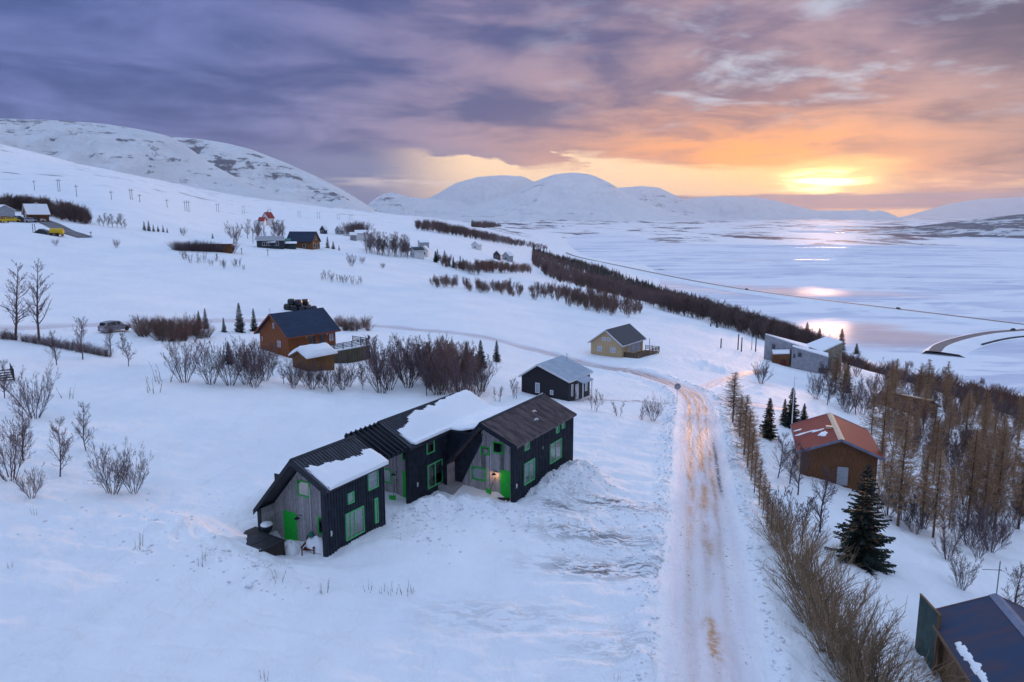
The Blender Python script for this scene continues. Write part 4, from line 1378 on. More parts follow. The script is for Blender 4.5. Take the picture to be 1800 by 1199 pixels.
# shed below the cabin, deep snow on its roof
q = up(542, 655, -.2)
sh = gable_house('garden_shed', 'small brown timber shed with a deep pillow of snow on its roof', 'shed', (q[0], q[1], -.3), 36, 3.0, 4.4, 2.0, 2.7, 'shed_wood', 'charcoal_roof', 'shed_wood', ov=.25,
                 doors=[('R', 1.4, -.2, .8, 1.7, 'shed_wood')], fmat='shed_wood')
sh.location.x -= 1.2
sh.location.y += .6
roof_snow(lambda x: 2.9 - .47 * np.abs(x), -1.85, 1.85, -.35, 4.75, .5, lambda X, Y: np.minimum(np.minimum(1.84 - np.abs(X), np.minimum(Y + .35, 4.75 - Y)) * 1.2 + .12, 1), 'roof_snow',
          'deep pillow of snow on the small brown shed', 31, 30, 34, world=(sh.location, sh.rotation_euler))

# beige house
q = up(1092, 629, -6.9)
bh = gable_house('beige_house', 'beige house with grey gable roof, white trim and raised timber deck', 'house', (0, 0, 0), 35, 6.6, 9.5, 2.6, 5.0, 'beige_siding', 'charcoal_roof', 'white_paint',
                 [('F', -1.4, .8, 1.0, 1.0, (.5,)), ('F', 1.5, .8, 1.0, 1.0, (.5,)), ('F', -.5, 2.95, .75, .7), ('F', .6, 2.95, .75, .7),
                  ('R', 3.4, .7, 1.0, 1.3), ('R', 5.2, .3, 1.6, 1.9, (.5,)), ('R', 7.2, .3, 1.6, 1.9, (.5,))], ov=.5)
cr = Matrix.Rotation(-R(35), 3, 'Z') @ Vector((3.3, 0, 0))
bh.location = (q[0] - cr.x, q[1] - cr.y, -6.9)
MB().box(3.33, 6.4, 1.0, 10.6, -.15, .0).build('deck_floor', MATS['deck_wood'], bh)
for k in range(11):
    MB().box(3.33 + .28 * k, 3.33 + .28 * k + .26, .94, .99, -1.2, 1.0).build('fence_board', MATS['deck_wood'], bh)
for k in range(16):
    MB().box(6.41, 6.46, 1.0 + .3 * k, 1.0 + .3 * k + .28, -1.4, 1.0).build('fence_board', MATS['deck_wood'], bh)
railing(bh, [(6.4, 5.9), (6.4, 10.55), (3.4, 10.55)], 0, 1.0, 'deck_wood', 4, 1.6)
for y in (6.2, 8.3, 10.4):
    MB().box(6.2, 6.35, y, y + .15, -2.6, -.16).build('deck_post', MATS['deck_wood'], bh)
MB().box(4.6, 4.72, 9.6, 9.72, 0, 2.6).build('roof_post', MATS['white_paint'], bh)

# dark house with pale metal roof
q = up(999, 709, -3.1)
dh = gable_house('dark_house', 'small black brown house with pale blue metal roof and side porch', 'house', (0, 0, 0), 30, 6.6, 6.4, 2.9, 4.5, 'brown_black', 'pale_metal_roof', 'white_paint',
                 [('F', -1.0, .9, .6, 1.3, (), 'glass_pale'), ('F', 1.0, .9, .45, .6, (), 'glass_pale'), ('R', 1.0, .8, .5, 1.5), ('R', 5.2, .6, .7, 1.7)], ov=.3,
                 doors=[('R', 2.4, .1, .8, 1.9, 'white_paint')], rx=-.9)
cr = Matrix.Rotation(-R(30), 3, 'Z') @ Vector((3.3, 0, 0))
dh.location = (q[0] - cr.x, q[1] - cr.y, -3.2)
MB().prism([(3.30, 2.78), (4.6, 2.35), (4.6, 2.45), (3.30, 2.88)], 'y', 1.6, 4.6).build('porch_roof', MATS['pale_metal_roof'], dh)
MB().box(4.4, 4.5, 1.7, 1.8, -1, 2.36).build('porch_post', MATS['white_paint'], dh)
MB().box(4.4, 4.5, 4.4, 4.5, -1, 2.36).build('porch_post', MATS['white_paint'], dh)
MB().tube((0, 6.3, 4.0), (0, 6.3, 5.1), .03, n=6).beam((-.3, 6.3, 4.95), (.3, 6.3, 4.95), .02, .02).build('antenna', MATS['grey_post'], dh)

# grey concrete house of sloping wedges
q = gpos(1410, 650)
gz = q[2]
gh = empty('concrete_house', (q[0], q[1], gz), 0, 'grey concrete house of slanting wedge blocks with snowy roofs', 'house')


def wedge(pts, tops, m, name='wall_block', snow=True):
    """block on a quadrilateral plan with a sloping top"""
    v = [(x, y, -2.0) for x, y in pts] + [(x, y, t) for (x, y), t in zip(pts, tops)]
    mb = MB().add(v, [(3, 2, 1, 0), (4, 5, 6, 7)] + [(i, (i + 1) % 4, 4 + (i + 1) % 4, 4 + i) for i in range(4)])
    o = mb.build(name, MATS[m], gh)
    if snow:
        cx, cy_ = sum(p[0] for p in pts) / 4, sum(p[1] for p in pts) / 4
        s = [(cx + (x - cx) * .985, cy_ + (y - cy_) * .985) for x, y in pts]
        v = [(x, y, t + .004) for (x, y), t in zip(s, tops)] + [(x, y, t + .25) for (x, y), t in zip(s, tops)]
        MB().add(v, [(3, 2, 1, 0), (4, 5, 6, 7)] + [(i, (i + 1) % 4, 4 + (i + 1) % 4, 4 + i) for i in range(4)]).build('snow_cover', MATS['snow_plain'], o)
    return o


wedge([(-6.0, 7.0), (1.5, 1.5), (4.5, 6.0), (-1.0, 11.0)], [6.6, 4.3, 4.0, 4.6], 'concrete')
wedge([(-2.4, .2), (4.4, -2.6), (5.6, .4), (-1.0, 3.4)], [5.0, 3.2, 3.4, 4.6], 'concrete')
wedge([(4.2, .8), (9.2, 1.8), (8.0, 7.5), (2.5, 6.0)], [3.6, 5.6, 5.9, 4.2], 'concrete_tan')
e = wedge([(-5.6, 2.6), (-2.5, .9), (-1.6, 3.6), (-4.8, 5.4)], [2.9, 3.3, 3.6, 3.2], 'cabin_brown', 'entrance')
MB().box(-4.0, -3.1, 1.2, 1.6, -.5, 1.9).build('door', MATS['rust_red'], gh)
for lx, ly, lz, rz, ww in ((-4.4, 5.75, 3.6, R(-36), .7), (-.9, -.47, 2.9, R(-22), .8), (3.6, -2.36, -.1, R(-22), 1.8), (-1.9, -.03, 2.6, R(-22), .4)):
    window(gh, (lx, ly, lz), rz, ww, .9, 'dark_wall', pane='glass_dark')

# red roofed cabin
q = up(1473, 842, -4.4)
rc = gable_house('red_roof_cabin', 'brown cabin with rusty red roof, cream ridge cap and streaks of snow', 'cabin', (0, 0, 0), 17, 6.4, 8.6, 2.7, 4.0, 'cabin_brown', 'red_roof', 'blue_grey_cap',
                 [('R', 2.5, .8, .9, 1.0), ('R', 5.5, .8, .9, 1.0), ('L', 3.0, .8, .9, 1.0), ('L', 6.0, .8, .9, 1.0)], ov=.5, ridge='cream_cap', doors=[('F', .35, -.35, .95, 1.75, 'grey_wall')], fmat='cabin_brown')
rc.location = (q[0], q[1], -4.6)
MB().box(-3.55, -3.4, -.3, -.15, -1.4, 2.6).build('porch_post', MATS['cream_cap'], rc)
MB().box(3.4, 3.55, -.3, -.15, -1.4, 2.6).build('porch_post', MATS['cream_cap'], rc)
MB().box(-.9, -.28, 3.6, 4.1, 3.95, 4.16).build('roof_hatch', MATS['cream_cap'], rc)
roof_snow(lambda x: 4.17 + .03 - .406 * np.abs(x), -3.6, -.35, .2, 8.6, .06,
          lambda X, Y: np.maximum.reduce([.45 * np.exp(-((X + 1.3) / .55) ** 2 - ((Y - 2.6) / .8) ** 2), .5 * np.exp(-((X + 2.6) / 1.1) ** 2 - ((Y - 4.6) / .22) ** 2), .45 * np.exp(-((X + 3.2) / .6) ** 2 - ((Y - 6.2) / .2) ** 2), .38 * np.exp(-((X + 1.6) / .8) ** 2 - ((Y - 4.2) / .2) ** 2)]) - .24,
          'roof_snow', 'torn streaks of snow on the rusty red roof', 41, 60, 110, world=(rc.location, rc.rotation_euler))
q = up(1478, 748, -3)
cp = empty('stove_pipe', (q[0] + .2, q[1] + 1.0, float(G(q[0] + .2, q[1] + 1.0))), 0, 'small dark weather vane post behind the red roofed cabin', 'weather vane')
MB().tube((0, 0, -.2), (0, 0, 2.2), .05, n=6).build('post', MATS['pole_wood'], cp)
MB().prism([(-.35, 2.1), (.35, 2.1), (0, 2.7)], 'y', -.2, .2).build('vane_house', MATS['dark_wood'], cp)
MB().tube((0, 0, 2.65), (0, 0, 3.1), .02, n=6).beam((-.25, 0, 3.0), (.25, 0, 3.05), .02, .1).build('arrow', MATS['steel'], cp)

# cabin at the lower right with the blue roof
q = up(1725, 1046, 1.15)
br = gable_house('blue_roof_cabin', 'brown cabin with dark blue roof and pale ridge cap at the lower right corner', 'cabin', (0, 0, 0), -168, 5.2, 10.0, 2.15, 3.25, 'tan_board', 'blue_roof', 'tan_board', [], ov=.4, ridge='blue_grey_cap', fmat='tan_board')
br.location = (q[0] + .50, q[1] - .55, -2.15)
# front gable faces away; the side towards the lane is the local right wall
for k in range(24):
    MB().box(2.602, 2.625, .05 + .41 * k, .05 + .41 * k + .395, -1.2, 1.98).build('wall_board', MATS['tan_board'], br)
window(br, (2.63, 5.6, .7), R(90), .8, 1.0, 'tan_board', pane='glass_pale')
MB().tube((0, -.3, 3.3), (0, -.3, 5.2), .028, n=6).beam((-.1, -.3, 4.75), (.75, -.3, 4.7), .025, .025).build('antenna', MATS['grey_post'], br)
roof_snow(lambda x: 3.45 - .423 * np.abs(x), .9, 3.0, 2.6, 9.9, .05, lambda X, Y: .5 * np.exp(-((X - 2.55 + .03 * (Y - 5)) / .22) ** 2) - .40 + .35 * fbm(X / .5, Y / .35, 3, 4), 'roof_snow',
          'broken line of snow along the eave of the blue roofed cabin', 51, 40, 110, world=(br.location, br.rotation_euler))
fp = empty('fence_panel', (0, 0, 0), -R(-2), 'tall dark green board screen beside the blue roofed cabin', 'screen')
a0, a1 = up(1610, 1128, -1.9), up(1642, 1168, -1.9)
fp.location = (a1[0], a1[1], -1.9)
dv = np.array(a0[:2]) - np.array(a1[:2])
fl = float(np.linalg.norm(dv))
fp.rotation_euler = (0, 0, -math.atan2(dv[0], dv[1]))
for k in range(5):
    MB().box(-.03, .03, fl * k / 5 + .004, fl * (k + 1) / 5 - .004, -.5, 2.6).build('panel', MATS['green_panel'], fp)
MB().box(-.045, .045, 0, fl, 2.603, 2.66).build('cap_rail', MATS['tan_board'], fp)
MB().box(-.06, .06, -.12, -.003, -.5, 2.65).build('post', MATS['tan_board'], fp)

# cabin hidden among the larches, only its roof edge shows
q = gpos(1622, 735)
hc = gable_house('hidden_cabin', 'brown cabin mostly hidden by larches, pale ridge cap on its roof', 'cabin', (q[0] + 2, q[1] + 2, q[2] - 1.6), -35, 6.5, 8.0, 2.6, 4.2, 'brown_black', 'cabin_brown', None, [('F', 0, .8, 1.0, 1.0)], ov=.4, ridge='cream_cap')

# raised deck at the left edge
q = up(30, 700, 2.2)
dk = empty('raised_deck', (q[0], q[1], 2.2), R(38), 'corner of a raised timber deck with slatted railing at the left edge', 'deck')
for k in range(10):
    MB().box(-.45 * (k + 1) + .01, -.45 * k - .01, 0, .06, -1.2, 1.55).build('skirt_board', MATS['deck_skirt'], dk)
MB().box(-4.5, 0, .065, 3.5, 1.30, 1.5).build('deck_floor', MATS['deck_wood'], dk)
railing(dk, [(-4.5, .05), (-.05, .05), (-.05, 3.4)], 1.56, 1.35, 'dark_wood', 5, 1.5)

# ---------------------------------------------------------------- farms and houses in the background
def bg_house(px, py, wpx, label, az, ratio, he, hr, wallm, roofm, trim=None, wins=(), name='house', doors=(), chimney=None, fmat='white_paint', pane='glass_dark', cat='house', dz=0):
    q = hit(px, py)
    W = wpx * depth(q) / FPX
    return gable_house(name, label, cat, (q[0], q[1], q[2] + dz), az, W, W * ratio, he, hr, wallm, roofm, trim, wins, ov=.4, base=3, doors=doors, chimney=chimney, fmat=fmat, pane=pane)


bg_house(46, 389, 22, 'brown cabin with lit gable beside the parked machines at the far left', 40, 1.5, 2.6, 5.4, 'cabin_brown', 'snow_plain', 'cream_cap', [('F', 0, 1.0, 1.3, 1.8, (), 'glass_pale'), ('F', 0, 3.2, .7, .7, (), 'glass_pale')], fmat='cream_cap')
bg_house(100, 377, 15, 'pale house with white gable on the snowy knoll at the left', 52, 2.4, 2.6, 4.0, 'white_wall', 'snow_plain', 'white_paint', [('F', 0, .9, 1.4, 1.2), ('L', 4, .9, 1, 1)])
bg_house(66, 378, 18, 'grey barn with snowed roof behind the yellow digger', -35, 1.3, 3.0, 4.4, 'grey_wall', 'snow_plain', None, [('R', 2, 1.0, 1, 1)])
bg_house(10, 383, 30, 'long low house with snowed roof at the left edge of the farm', -52, 1.8, 2.6, 4.2, 'grey_wall', 'snow_plain', None, [('R', 3, .9, 1.2, 1)])
bg_house(452, 434, 22, 'long grey roofed dark bungalow with white framed porch windows', 68, 2.0, 2.6, 3.8, 'dark_wall', 'grey_wall', 'white_paint', [('R', 2.5, .5, 1.6, 1.4, (.5,)), ('R', 4.6, .5, 1.6, 1.4, (.5,)), ('R', 6.7, .5, 1.6, 1.4, (.5,))])
bg_house(473, 436, 10, 'small dark annexe with snow on its roof next to the green shed', 80, 1.0, 2.3, 3.0, 'dark_wall', 'snow_plain', 'white_paint', [('F', 0, .8, .7, .7)])
bg_house(488, 435, 14, 'turquoise green steel shed between two dark houses', 72, 1.5, 2.6, 3.2, 'green_steel', 'green_steel', None, name='steel_shed', doors=[('R', 2.0, 0, 1.6, 2.0, 'grey_wall')], cat='shed')
bg_house(504, 437, 12, 'low grey shed with flat snowed roof beside the big dark roofed house', 78, 1.3, 2.0, 2.5, 'dark_wall', 'snow_plain', None, name='low_shed', cat='shed')
H = bg_house(556, 438, 26, 'large house with long dark roof and rusty timber gable above the snow field', -75, 1.9, 3.2, 6.6, 'shed_wood', 'navy_roof', 'rust_red', [('F', -1.3, .6, 1.2, 1.6), ('F', 1.4, .6, 1.2, 1.6), ('F', 0, 3.6, 1.2, 1.1), ('L', 3.5, .8, 1.2, 1.2), ('L', 8, .8, 1.2, 1.2)])
H = bg_house(467, 396, 13, 'white farmhouse with dark red roof alone on the hillside', 20, 1.2, 4.6, 7.6, 'white_wall', 'house_red', 'house_red', [('F', -1, 3, .9, 1.0), ('F', 1.1, 3, .9, 1.0), ('F', 0, .8, 1.2, 1.0)], chimney=(0, 2.5, .9))
bg_house(457, 396, 18, 'low white wing with red roof joined to the hillside farmhouse', 84, .5, 2.6, 4.6, 'white_wall', 'house_red', None, [('F', 0, .8, 1.2, 1.0)], name='farm_wing')
bg_house(567, 411, 9, 'small dark gabled cottage left of the pale cottage on the slope', 10, 1.1, 2.4, 4.4, 'dark_wall', 'snow_plain', 'white_paint', [('F', 0, .8, 1.2, 1.0)], name='cottage')
bg_house(594, 412, 10, 'pale grey cottage with white gable edges on the slope', 15, 1.1, 2.4, 4.4, 'grey_wall', 'snow_plain', 'white_paint', [('F', 0, .8, 1.2, 1.0)], name='cottage')
bg_house(625, 421, 20, 'white house with red roof edge in front of a round thicket', 70, .9, 3.0, 4.4, 'white_wall', 'snow_plain', 'house_red', [('F', -1, .8, 1.2, 1.2), ('F', 2, .8, 1.2, 1.2)])
bg_house(616, 422, 9, 'green grey garage left of the white house by the round thicket', 70, 1.1, 2.6, 3.6, 'concrete', 'snow_plain', None, name='garage', doors=[('F', 0, 0, 2.4, 2.2, 'grey_wall')], cat='garage')
bg_house(725, 452, 22, 'dark green house with pale gable among bare trees', 62, .8, 3.0, 4.2, 'white_wall', 'dark_wall', 'white_paint', [('F', -1.4, .8, 1.2, 1.2), ('F', 1.4, .8, 1.2, 1.2)])
bg_house(745, 451, 14, 'white house end with snowed roof right of the dark green house', 5, 1.2, 3.0, 4.6, 'white_wall', 'snow_plain', 'white_paint', [('F', 0, .8, 1.6, 1.2)])
bg_house(737, 434, 30, 'long low grey outbuilding behind the white houses in the trees', 75, .5, 2.4, 3.4, 'grey_wall', 'snow_plain', None, [('F', 1, .8, 1, .8)], name='outbuilding', cat='outbuilding')
bg_house(835, 438, 13, 'lone white cottage on the snow slope left of the dark plantation', 20, 1.1, 2.8, 4.8, 'white_wall', 'snow_plain', 'grey_wall', [('F', 0, .8, 1.2, 1.0)], name='cottage')
bg_house(873, 456, 12, 'dark gabled house, left one of the pair above the shore plantation', 10, 1.1, 3.0, 5.0, 'dark_wall', 'snow_plain', 'white_paint', [('F', 0, .8, 1.6, 1.2)])
bg_house(889, 458, 14, 'grey gabled house, right one of the pair above the shore plantation', 25, 1.1, 3.0, 5.2, 'grey_wall', 'snow_plain', 'white_paint', [('F', 0, .8, 1.6, 1.2)])
q = hit(355, 437)
gh2 = gable_house('low_bungalow', 'low bungalow with wide snowed roof behind a dark clipped hedge', 'house', tuple(q), 72, 7, 12, 1.6, 3.0, 'cabin_brown', 'snow_plain', 'cabin_brown', [('R', 3, .4, 1.5, 1.0), ('R', 8, .4, 1.5, 1.0)], ov=.5, base=3)
gh2.location.x -= 3

# ---------------------------------------------------------------- trees and shrubs
def seg_mesh(name, segs, sides=3):
    """segments (p0, p1, r0, r1) as slim tapered prisms in one mesh"""
    a = np.array([s[0] for s in segs]); b = np.array([s[1] for s in segs])
    r0 = np.array([s[2] for s in segs])[:, None]; r1 = np.array([s[3] for s in segs])[:, None]
    d = b - a
    d /= np.maximum(np.linalg.norm(d, axis=1), 1e-6)[:, None]
    ref = np.where(np.abs(d[:, 2:3]) > .9, np.array([[1., 0, 0]]), np.array([[0, 0, 1.]]))
    u = np.cross(d, ref); u /= np.linalg.norm(u, axis=1)[:, None]
    w = np.cross(d, u)
    vs_ = []
    for p, r in ((a, r0), (b, r1)):
        for k in range(sides):
            t = 2 * math.pi * k / sides
            vs_.append(p + (u * math.cos(t) + w * math.sin(t)) * r)
    n = len(segs)
    V = np.stack(vs_, 1).reshape(-1, 3)
    base = (np.arange(n) * 2 * sides)[:, None]
    f = np.concatenate([base + np.array([[k, (k + 1) % sides, sides + (k + 1) % sides, sides + k]]) for k in range(sides)])
    return raw_mesh(name, V, f)


def rv(rng, s=1.0):
    return rng.normal(0, s, 3)


def nrm(v):
    return v / (np.linalg.norm(v) + 1e-9)


def grow(rng, p, d, L, r, level, trunk, twig, cfg):
    """a wandering branch that forks into shorter, thinner ones"""
    n = cfg['n'][level]
    step = L / n
    pts = []
    for i in range(n):
        d = nrm(d + rv(rng, cfg['wob'][level]) + np.array([0, 0, cfg['up'][level]]))
        q = p + d * step
        ra, rb = r * (1 - .8 * i / n), r * (1 - .8 * (i + 1) / n)
        (trunk if level < cfg['split'] else twig).append((p, q, max(ra, cfg['rmin']), max(rb, cfg['rmin'] * .8)))
        pts.append((q, d, (i + 1) / n, rb))
        p = q
    if level + 1 >= len(cfg['n']):
        return
    m = cfg['kids'][level]
    for k in range(m):
        t = cfg['from'][level] + (1 - cfg['from'][level]) * (k + rng.random()) / m
        q, dd, tt, rb = pts[min(n - 1, int(t * n))]
        q = q - dd * step * rng.random() * .9
        an = rng.uniform(0, 2 * math.pi)
        side = nrm(np.cross(dd, np.array([math.cos(an), math.sin(an), .3])))
        ang = cfg['ang'][level] * rng.uniform(.7, 1.25)
        nd = nrm(dd * math.cos(ang) + side * math.sin(ang))
        grow(rng, q, nd, L * cfg['len'][level] * rng.uniform(.6, 1.15) * (1.1 - cfg.get('taper', .5) * tt), max(rb * .62, cfg['rmin']), level + 1, trunk, twig, cfg)


def norm_h(trunk, twig, h):
    top = max(s[1][2] for s in trunk + twig)
    k = h / top
    f = lambda S: [(a * k, b * k, r, q) for a, b, r, q in S]
    return f(trunk), f(twig)


def proto_tree(seed, h):                      # single stem birch
    rng = np.random.default_rng(seed)
    tr, tw = [], []
    cfg = dict(n=[8, 5, 4, 3], wob=[.05, .12, .16, .2], up=[.08, .12, .1, .05], kids=[26, 10, 5, 0], len=[.44, .5, .5, 0], ang=[.75, .7, .7, 0], rmin=.008, split=1, taper=.6)
    cfg['from'] = [.18, .15, .2, 0]
    grow(rng, np.array([0, 0, -.3]), nrm(np.array([rng.normal(0, .06), rng.normal(0, .06), 1])), h, .075, 0, tr, tw, cfg)
    return norm_h(tr, tw, h)


def proto_poplar(seed, h):                    # tall open tree with upswept limbs
    rng = np.random.default_rng(seed)
    tr, tw = [], []
    cfg = dict(n=[12, 6, 4, 3], wob=[.03, .09, .14, .2], up=[.05, .10, .1, .1], kids=[34, 9, 5, 0], len=[.36, .42, .5, 0], ang=[.85, .6, .6, 0], rmin=.011, split=1, taper=.75)
    cfg['from'] = [.2, .2, .2, 0]
    grow(rng, np.array([0, 0, -.3]), np.array([0, 0, 1.]), h, .15, 0, tr, tw, cfg)
    return norm_h(tr, tw, h)


def proto_shrub(seed, h, stems=7, spread=.38, rmin=.0055, kids=(10, 7), lean=(0, 0)):   # many stems from one foot
    rng = np.random.default_rng(seed)
    tr, tw = [], []
    cfg = dict(n=[7, 4, 3, 2], wob=[.06, .07, .09, .10], up=[.05, .09, .09, .06], kids=[kids[0], kids[1], 4, 0], len=[.46, .50, .62, 0], ang=[.48, .48, .5, 0], rmin=rmin, split=1, taper=.6)
    cfg['from'] = [.2, .15, .1, 0]
    for k in range(stems):
        an = 2 * math.pi * (k + rng.random()) / stems
        s = spread * rng.uniform(.35, 1.2)
        grow(rng, np.array([.18 * math.cos(an), .18 * math.sin(an), -.25]), nrm(np.array([math.cos(an) * s + lean[0], math.sin(an) * s + lean[1], 1])), h * rng.uniform(.65, 1.05), .026, 0, tr, tw, cfg)
    return norm_h(tr, tw, h)


def proto_willow(seed, h, stems=60):          # bush of long arching rods
    rng = np.random.default_rng(seed)
    tr, tw = [], []
    for k in range(stems):
        an, s = rng.uniform(0, 6.283), rng.uniform(.08, .85) ** 1.0
        p = np.array([.5 * s * math.cos(an), .5 * s * math.sin(an), -.25])
        d = nrm(np.array([math.cos(an) * s * .8, math.sin(an) * s * .8, 1]))
        L, n, r = h * rng.uniform(.6, 1.05), 6, .020
        for i in range(n):
            d = nrm(d + rv(rng, .07) + np.array([math.cos(an) * .05 * s, math.sin(an) * .05 * s, .02]))
            q = p + d * L / n
            (tr if i < 2 else tw).append((p, q, max(.009, r * (1 - .7 * i / n)), max(.008, r * (1 - .7 * (i + 1) / n))))
            if i > 0:
                for _ in range(4):
                    dd = nrm(d + rv(rng, .38))
                    L2 = L * rng.uniform(.10, .24)
                    a = p + (q - p) * rng.random()
                    m = a + dd * L2 * .5
                    dd = nrm(dd + np.array([0, 0, .35]))
                    tw.append((a, m, .008, .007)); tw.append((m, m + dd * L2 * .5, .007, .005))
            p = q
    return norm_h(tr, tw, h)


def proto_larch(seed, h):                     # straight stem, short level sprays
    rng = np.random.default_rng(seed)
    tr, tw = [], []
    n = 10
    for i in range(n):
        z0, z1 = -.3 + (h + .3) * i / n, -.3 + (h + .3) * (i + 1) / n
        tr.append((np.array([0, 0, z0]), np.array([0, 0, z1]), .085 * (1 - .9 * i / n) + .008, .085 * (1 - .9 * (i + 1) / n) + .008))
    z = .14 * h
    while z < h * .985:
        f = 1 - z / h
        reach = (.028 + .25 * f ** .9) * h * (1 if z > .3 * h else .7) * rng.uniform(.7, 1.2)
        for k in range(8 if z > .3 * h else 5):
            an = rng.uniform(0, 6.283)
            d = np.array([math.cos(an), math.sin(an), rng.uniform(-.12, .34)])
            L = reach * rng.uniform(.5, 1.1)
            p = np.array([0, 0, z + rng.uniform(-.08, .08)])
            for i in range(3):
                d2 = nrm(d + rv(rng, .10) + np.array([0, 0, .14 * i]))
                q = p + d2 * L / 3
                tw.append((p, q, .014 - .002 * i, .012 - .002 * i))
                for _ in range(4):
                    a = p + (q - p) * rng.random()
                    dd = nrm(d2 * .6 + rv(rng, .55) + np.array([0, 0, -.05]))
                    tw.append((a, a + dd * L * rng.uniform(.12, .30), .012, .008))
                p = q
        z += h * .0195
    return tr, tw


def proto_spruce(seed, h, width=.24):
    """stem segments and needle sprays (triangles)"""
    rng = np.random.default_rng(seed)
    tr = [(np.array([0, 0, -.3]), np.array([0, 0, h]), .03 * h ** .75 * .4 + .03, .012)]
    V, F = [], []
    z = .04 * h
    while z < h * .99:
        f = 1 - z / h
        reach = (width * f ** .85 + .012) * h
        nb = max(5, int(6 + 5 * f))
        a0 = rng.uniform(0, 6.28)
        for k in range(nb):
            an = a0 + 6.283 * k / nb + rng.normal(0, .15)
            L = reach * rng.uniform(.55, 1.2)
            out = np.array([math.cos(an), math.sin(an), 0]); sd = np.array([-math.sin(an), math.cos(an), 0])
            droop = rng.uniform(.18, .42) + .12 * f
            m = max(4, int(L / .16))
            for i in range(m):
                t0 = (i + .3) / m
                c = out * L * t0 + np.array([0, 0, z - droop * L * t0 + .34 * L * t0 * t0])
                wl = (.34 * L * (1 - t0) ** .7 + .08) * rng.uniform(.7, 1.2)
                for sg in (-1, 1):
                    tip = c + out * wl * .75 + sd * sg * wl * .75 + np.array([0, 0, rng.normal(-.05, .05) * L - .02])
                    e = np.array([0, 0, rng.uniform(.03, .07)])
                    b = len(V)
                    V += [c - out * .09 + e * .3, c + out * .10 - e * .3, tip, c + sd * sg * wl * .3 - e * 2.4]
                    F += [(b, b + 1, b + 2, b + 3)]
        z += h * (.030 + .012 * f)
    V += [np.array([-.05, 0, h * .93]), np.array([.05, 0, h * .93]), np.array([0, 0, h * 1.02]), np.array([0, .05, h * .93])]
    b = len(V) - 4
    F += [(b, b + 1, b + 2, b + 3)]
    return tr, np.array(V), np.array(F)


PRO = {}


def make_proto(kind, n, fn, tmat, cmat, h0, sides=4):
    PRO[kind] = []
    for i in range(n):
        r = fn(i)
        if len(r) == 3:
            tm, cm = seg_mesh('trunk', r[0], 6), raw_mesh('crown', r[1], r[2])
        else:
            tm, cm = seg_mesh('trunk', r[0], sides), seg_mesh('crown', r[1], 3)
        tm.materials.append(MATS[tmat]); cm.materials.append(MATS[cmat])
        PRO[kind].append((tm, cm, h0))


make_proto('birch', 4, lambda i: proto_tree(100 + i, 5.0), 'bark_dark', 'twig_purple', 5.0)
make_proto('poplar', 2, lambda i: proto_poplar(120 + i, 11.0), 'bark_birch', 'twig_purple', 11.0, 5)
make_proto('shrub', 5, lambda i: proto_shrub(140 + i, 4.0, 11 + i % 3, .55), 'bark_dark', 'twig_purple', 4.0)
make_proto('rustshrub', 4, lambda i: proto_shrub(160 + i, 4.0, 8, .36, .0075, (14, 7)), 'bark_birch', 'twig_rust', 4.0)
make_proto('sapling', 3, lambda i: proto_shrub(180 + i, 2.0, 3, .30, .007, (10, 5)), 'bark_dark', 'twig_purple', 2.0)
make_proto('willow', 4, lambda i: proto_willow(200 + i, 3.6, 46), 'bark_willow', 'twig_willow', 3.6)
make_proto('larch', 4, lambda i: proto_larch(220 + i, 8.0), 'bark_larch', 'twig_larch', 8.0, 6)
make_proto('spruce', 4, lambda i: proto_spruce(240 + i, 6.0, (.22, .26, .20, .24)[i]), 'bark_spruce', 'needles', 6.0)
make_proto('bigspruce', 1, lambda i: proto_spruce(260, 8.0, .27), 'bark_spruce', 'needles', 8.0)
make_proto('thicket', 3, lambda i: proto_willow(270 + i, 2.6, 45), 'bark_birch', 'twig_rust', 2.6)
make_proto('hedge', 3, lambda i: proto_willow(280 + i, 2.6, 45), 'bark_dark', 'twig_purple', 2.6)
make_proto('grass', 2, lambda i: proto_shrub(290 + i, .8, 4, .4, .006, (2, 1)), 'dry_grass', 'dry_grass', .8)
PNAME = {'birch': 'birch_tree', 'poplar': 'poplar_tree', 'shrub': 'birch_shrub', 'rustshrub': 'russet_shrub', 'sapling': 'birch_sapling', 'willow': 'willow_bush', 'larch': 'larch_tree',
         'spruce': 'spruce_tree', 'bigspruce': 'spruce_tree', 'thicket': 'willow_thicket', 'hedge': 'hedge_bush', 'grass': 'weed_stalk'}
PCAT = {'birch': 'tree', 'poplar': 'tree', 'shrub': 'shrub', 'rustshrub': 'shrub', 'sapling': 'sapling', 'willow': 'bush', 'larch': 'tree', 'spruce': 'tree', 'bigspruce': 'tree', 'thicket': 'bush', 'hedge': 'bush', 'grass': 'plant'}
PPART = {'shrub': ('stem', 'twigs'), 'rustshrub': ('stem', 'twigs'), 'sapling': ('stem', 'twigs'), 'willow': ('stem', 'twigs'), 'thicket': ('stem', 'twigs'), 'hedge': ('stem', 'twigs'), 'grass': ('stem', 'twigs')}
prng = np.random.default_rng(77)


def plant(kind, x, y, h, label, group=None, wide=1.0, var=None, name=None, z=None):
    vs_ = PRO[kind]
    tm, cm, h0 = vs_[prng.integers(len(vs_)) if var is None else var % len(vs_)]
    s = h / h0
    o = empty(name or PNAME[kind], (x, y, float(G(x, y)) if z is None else z), prng.uniform(0, 6.283), label, PCAT[kind], group)
    o.scale = (s * wide, s * wide, s)
    a, b = PPART.get(kind, ('trunk', 'crown'))
    link(a, tm, None, o); link(b, cm, None, o)
    return o


def plant_px(kind, px, py, hpx, label, group=None, wide=1.0, var=None, name=None):
    q = hit(px, py)
    return plant(kind, q[0], q[1], hpx * depth(q) / FPX * 1.02, label, group, wide, var, name)


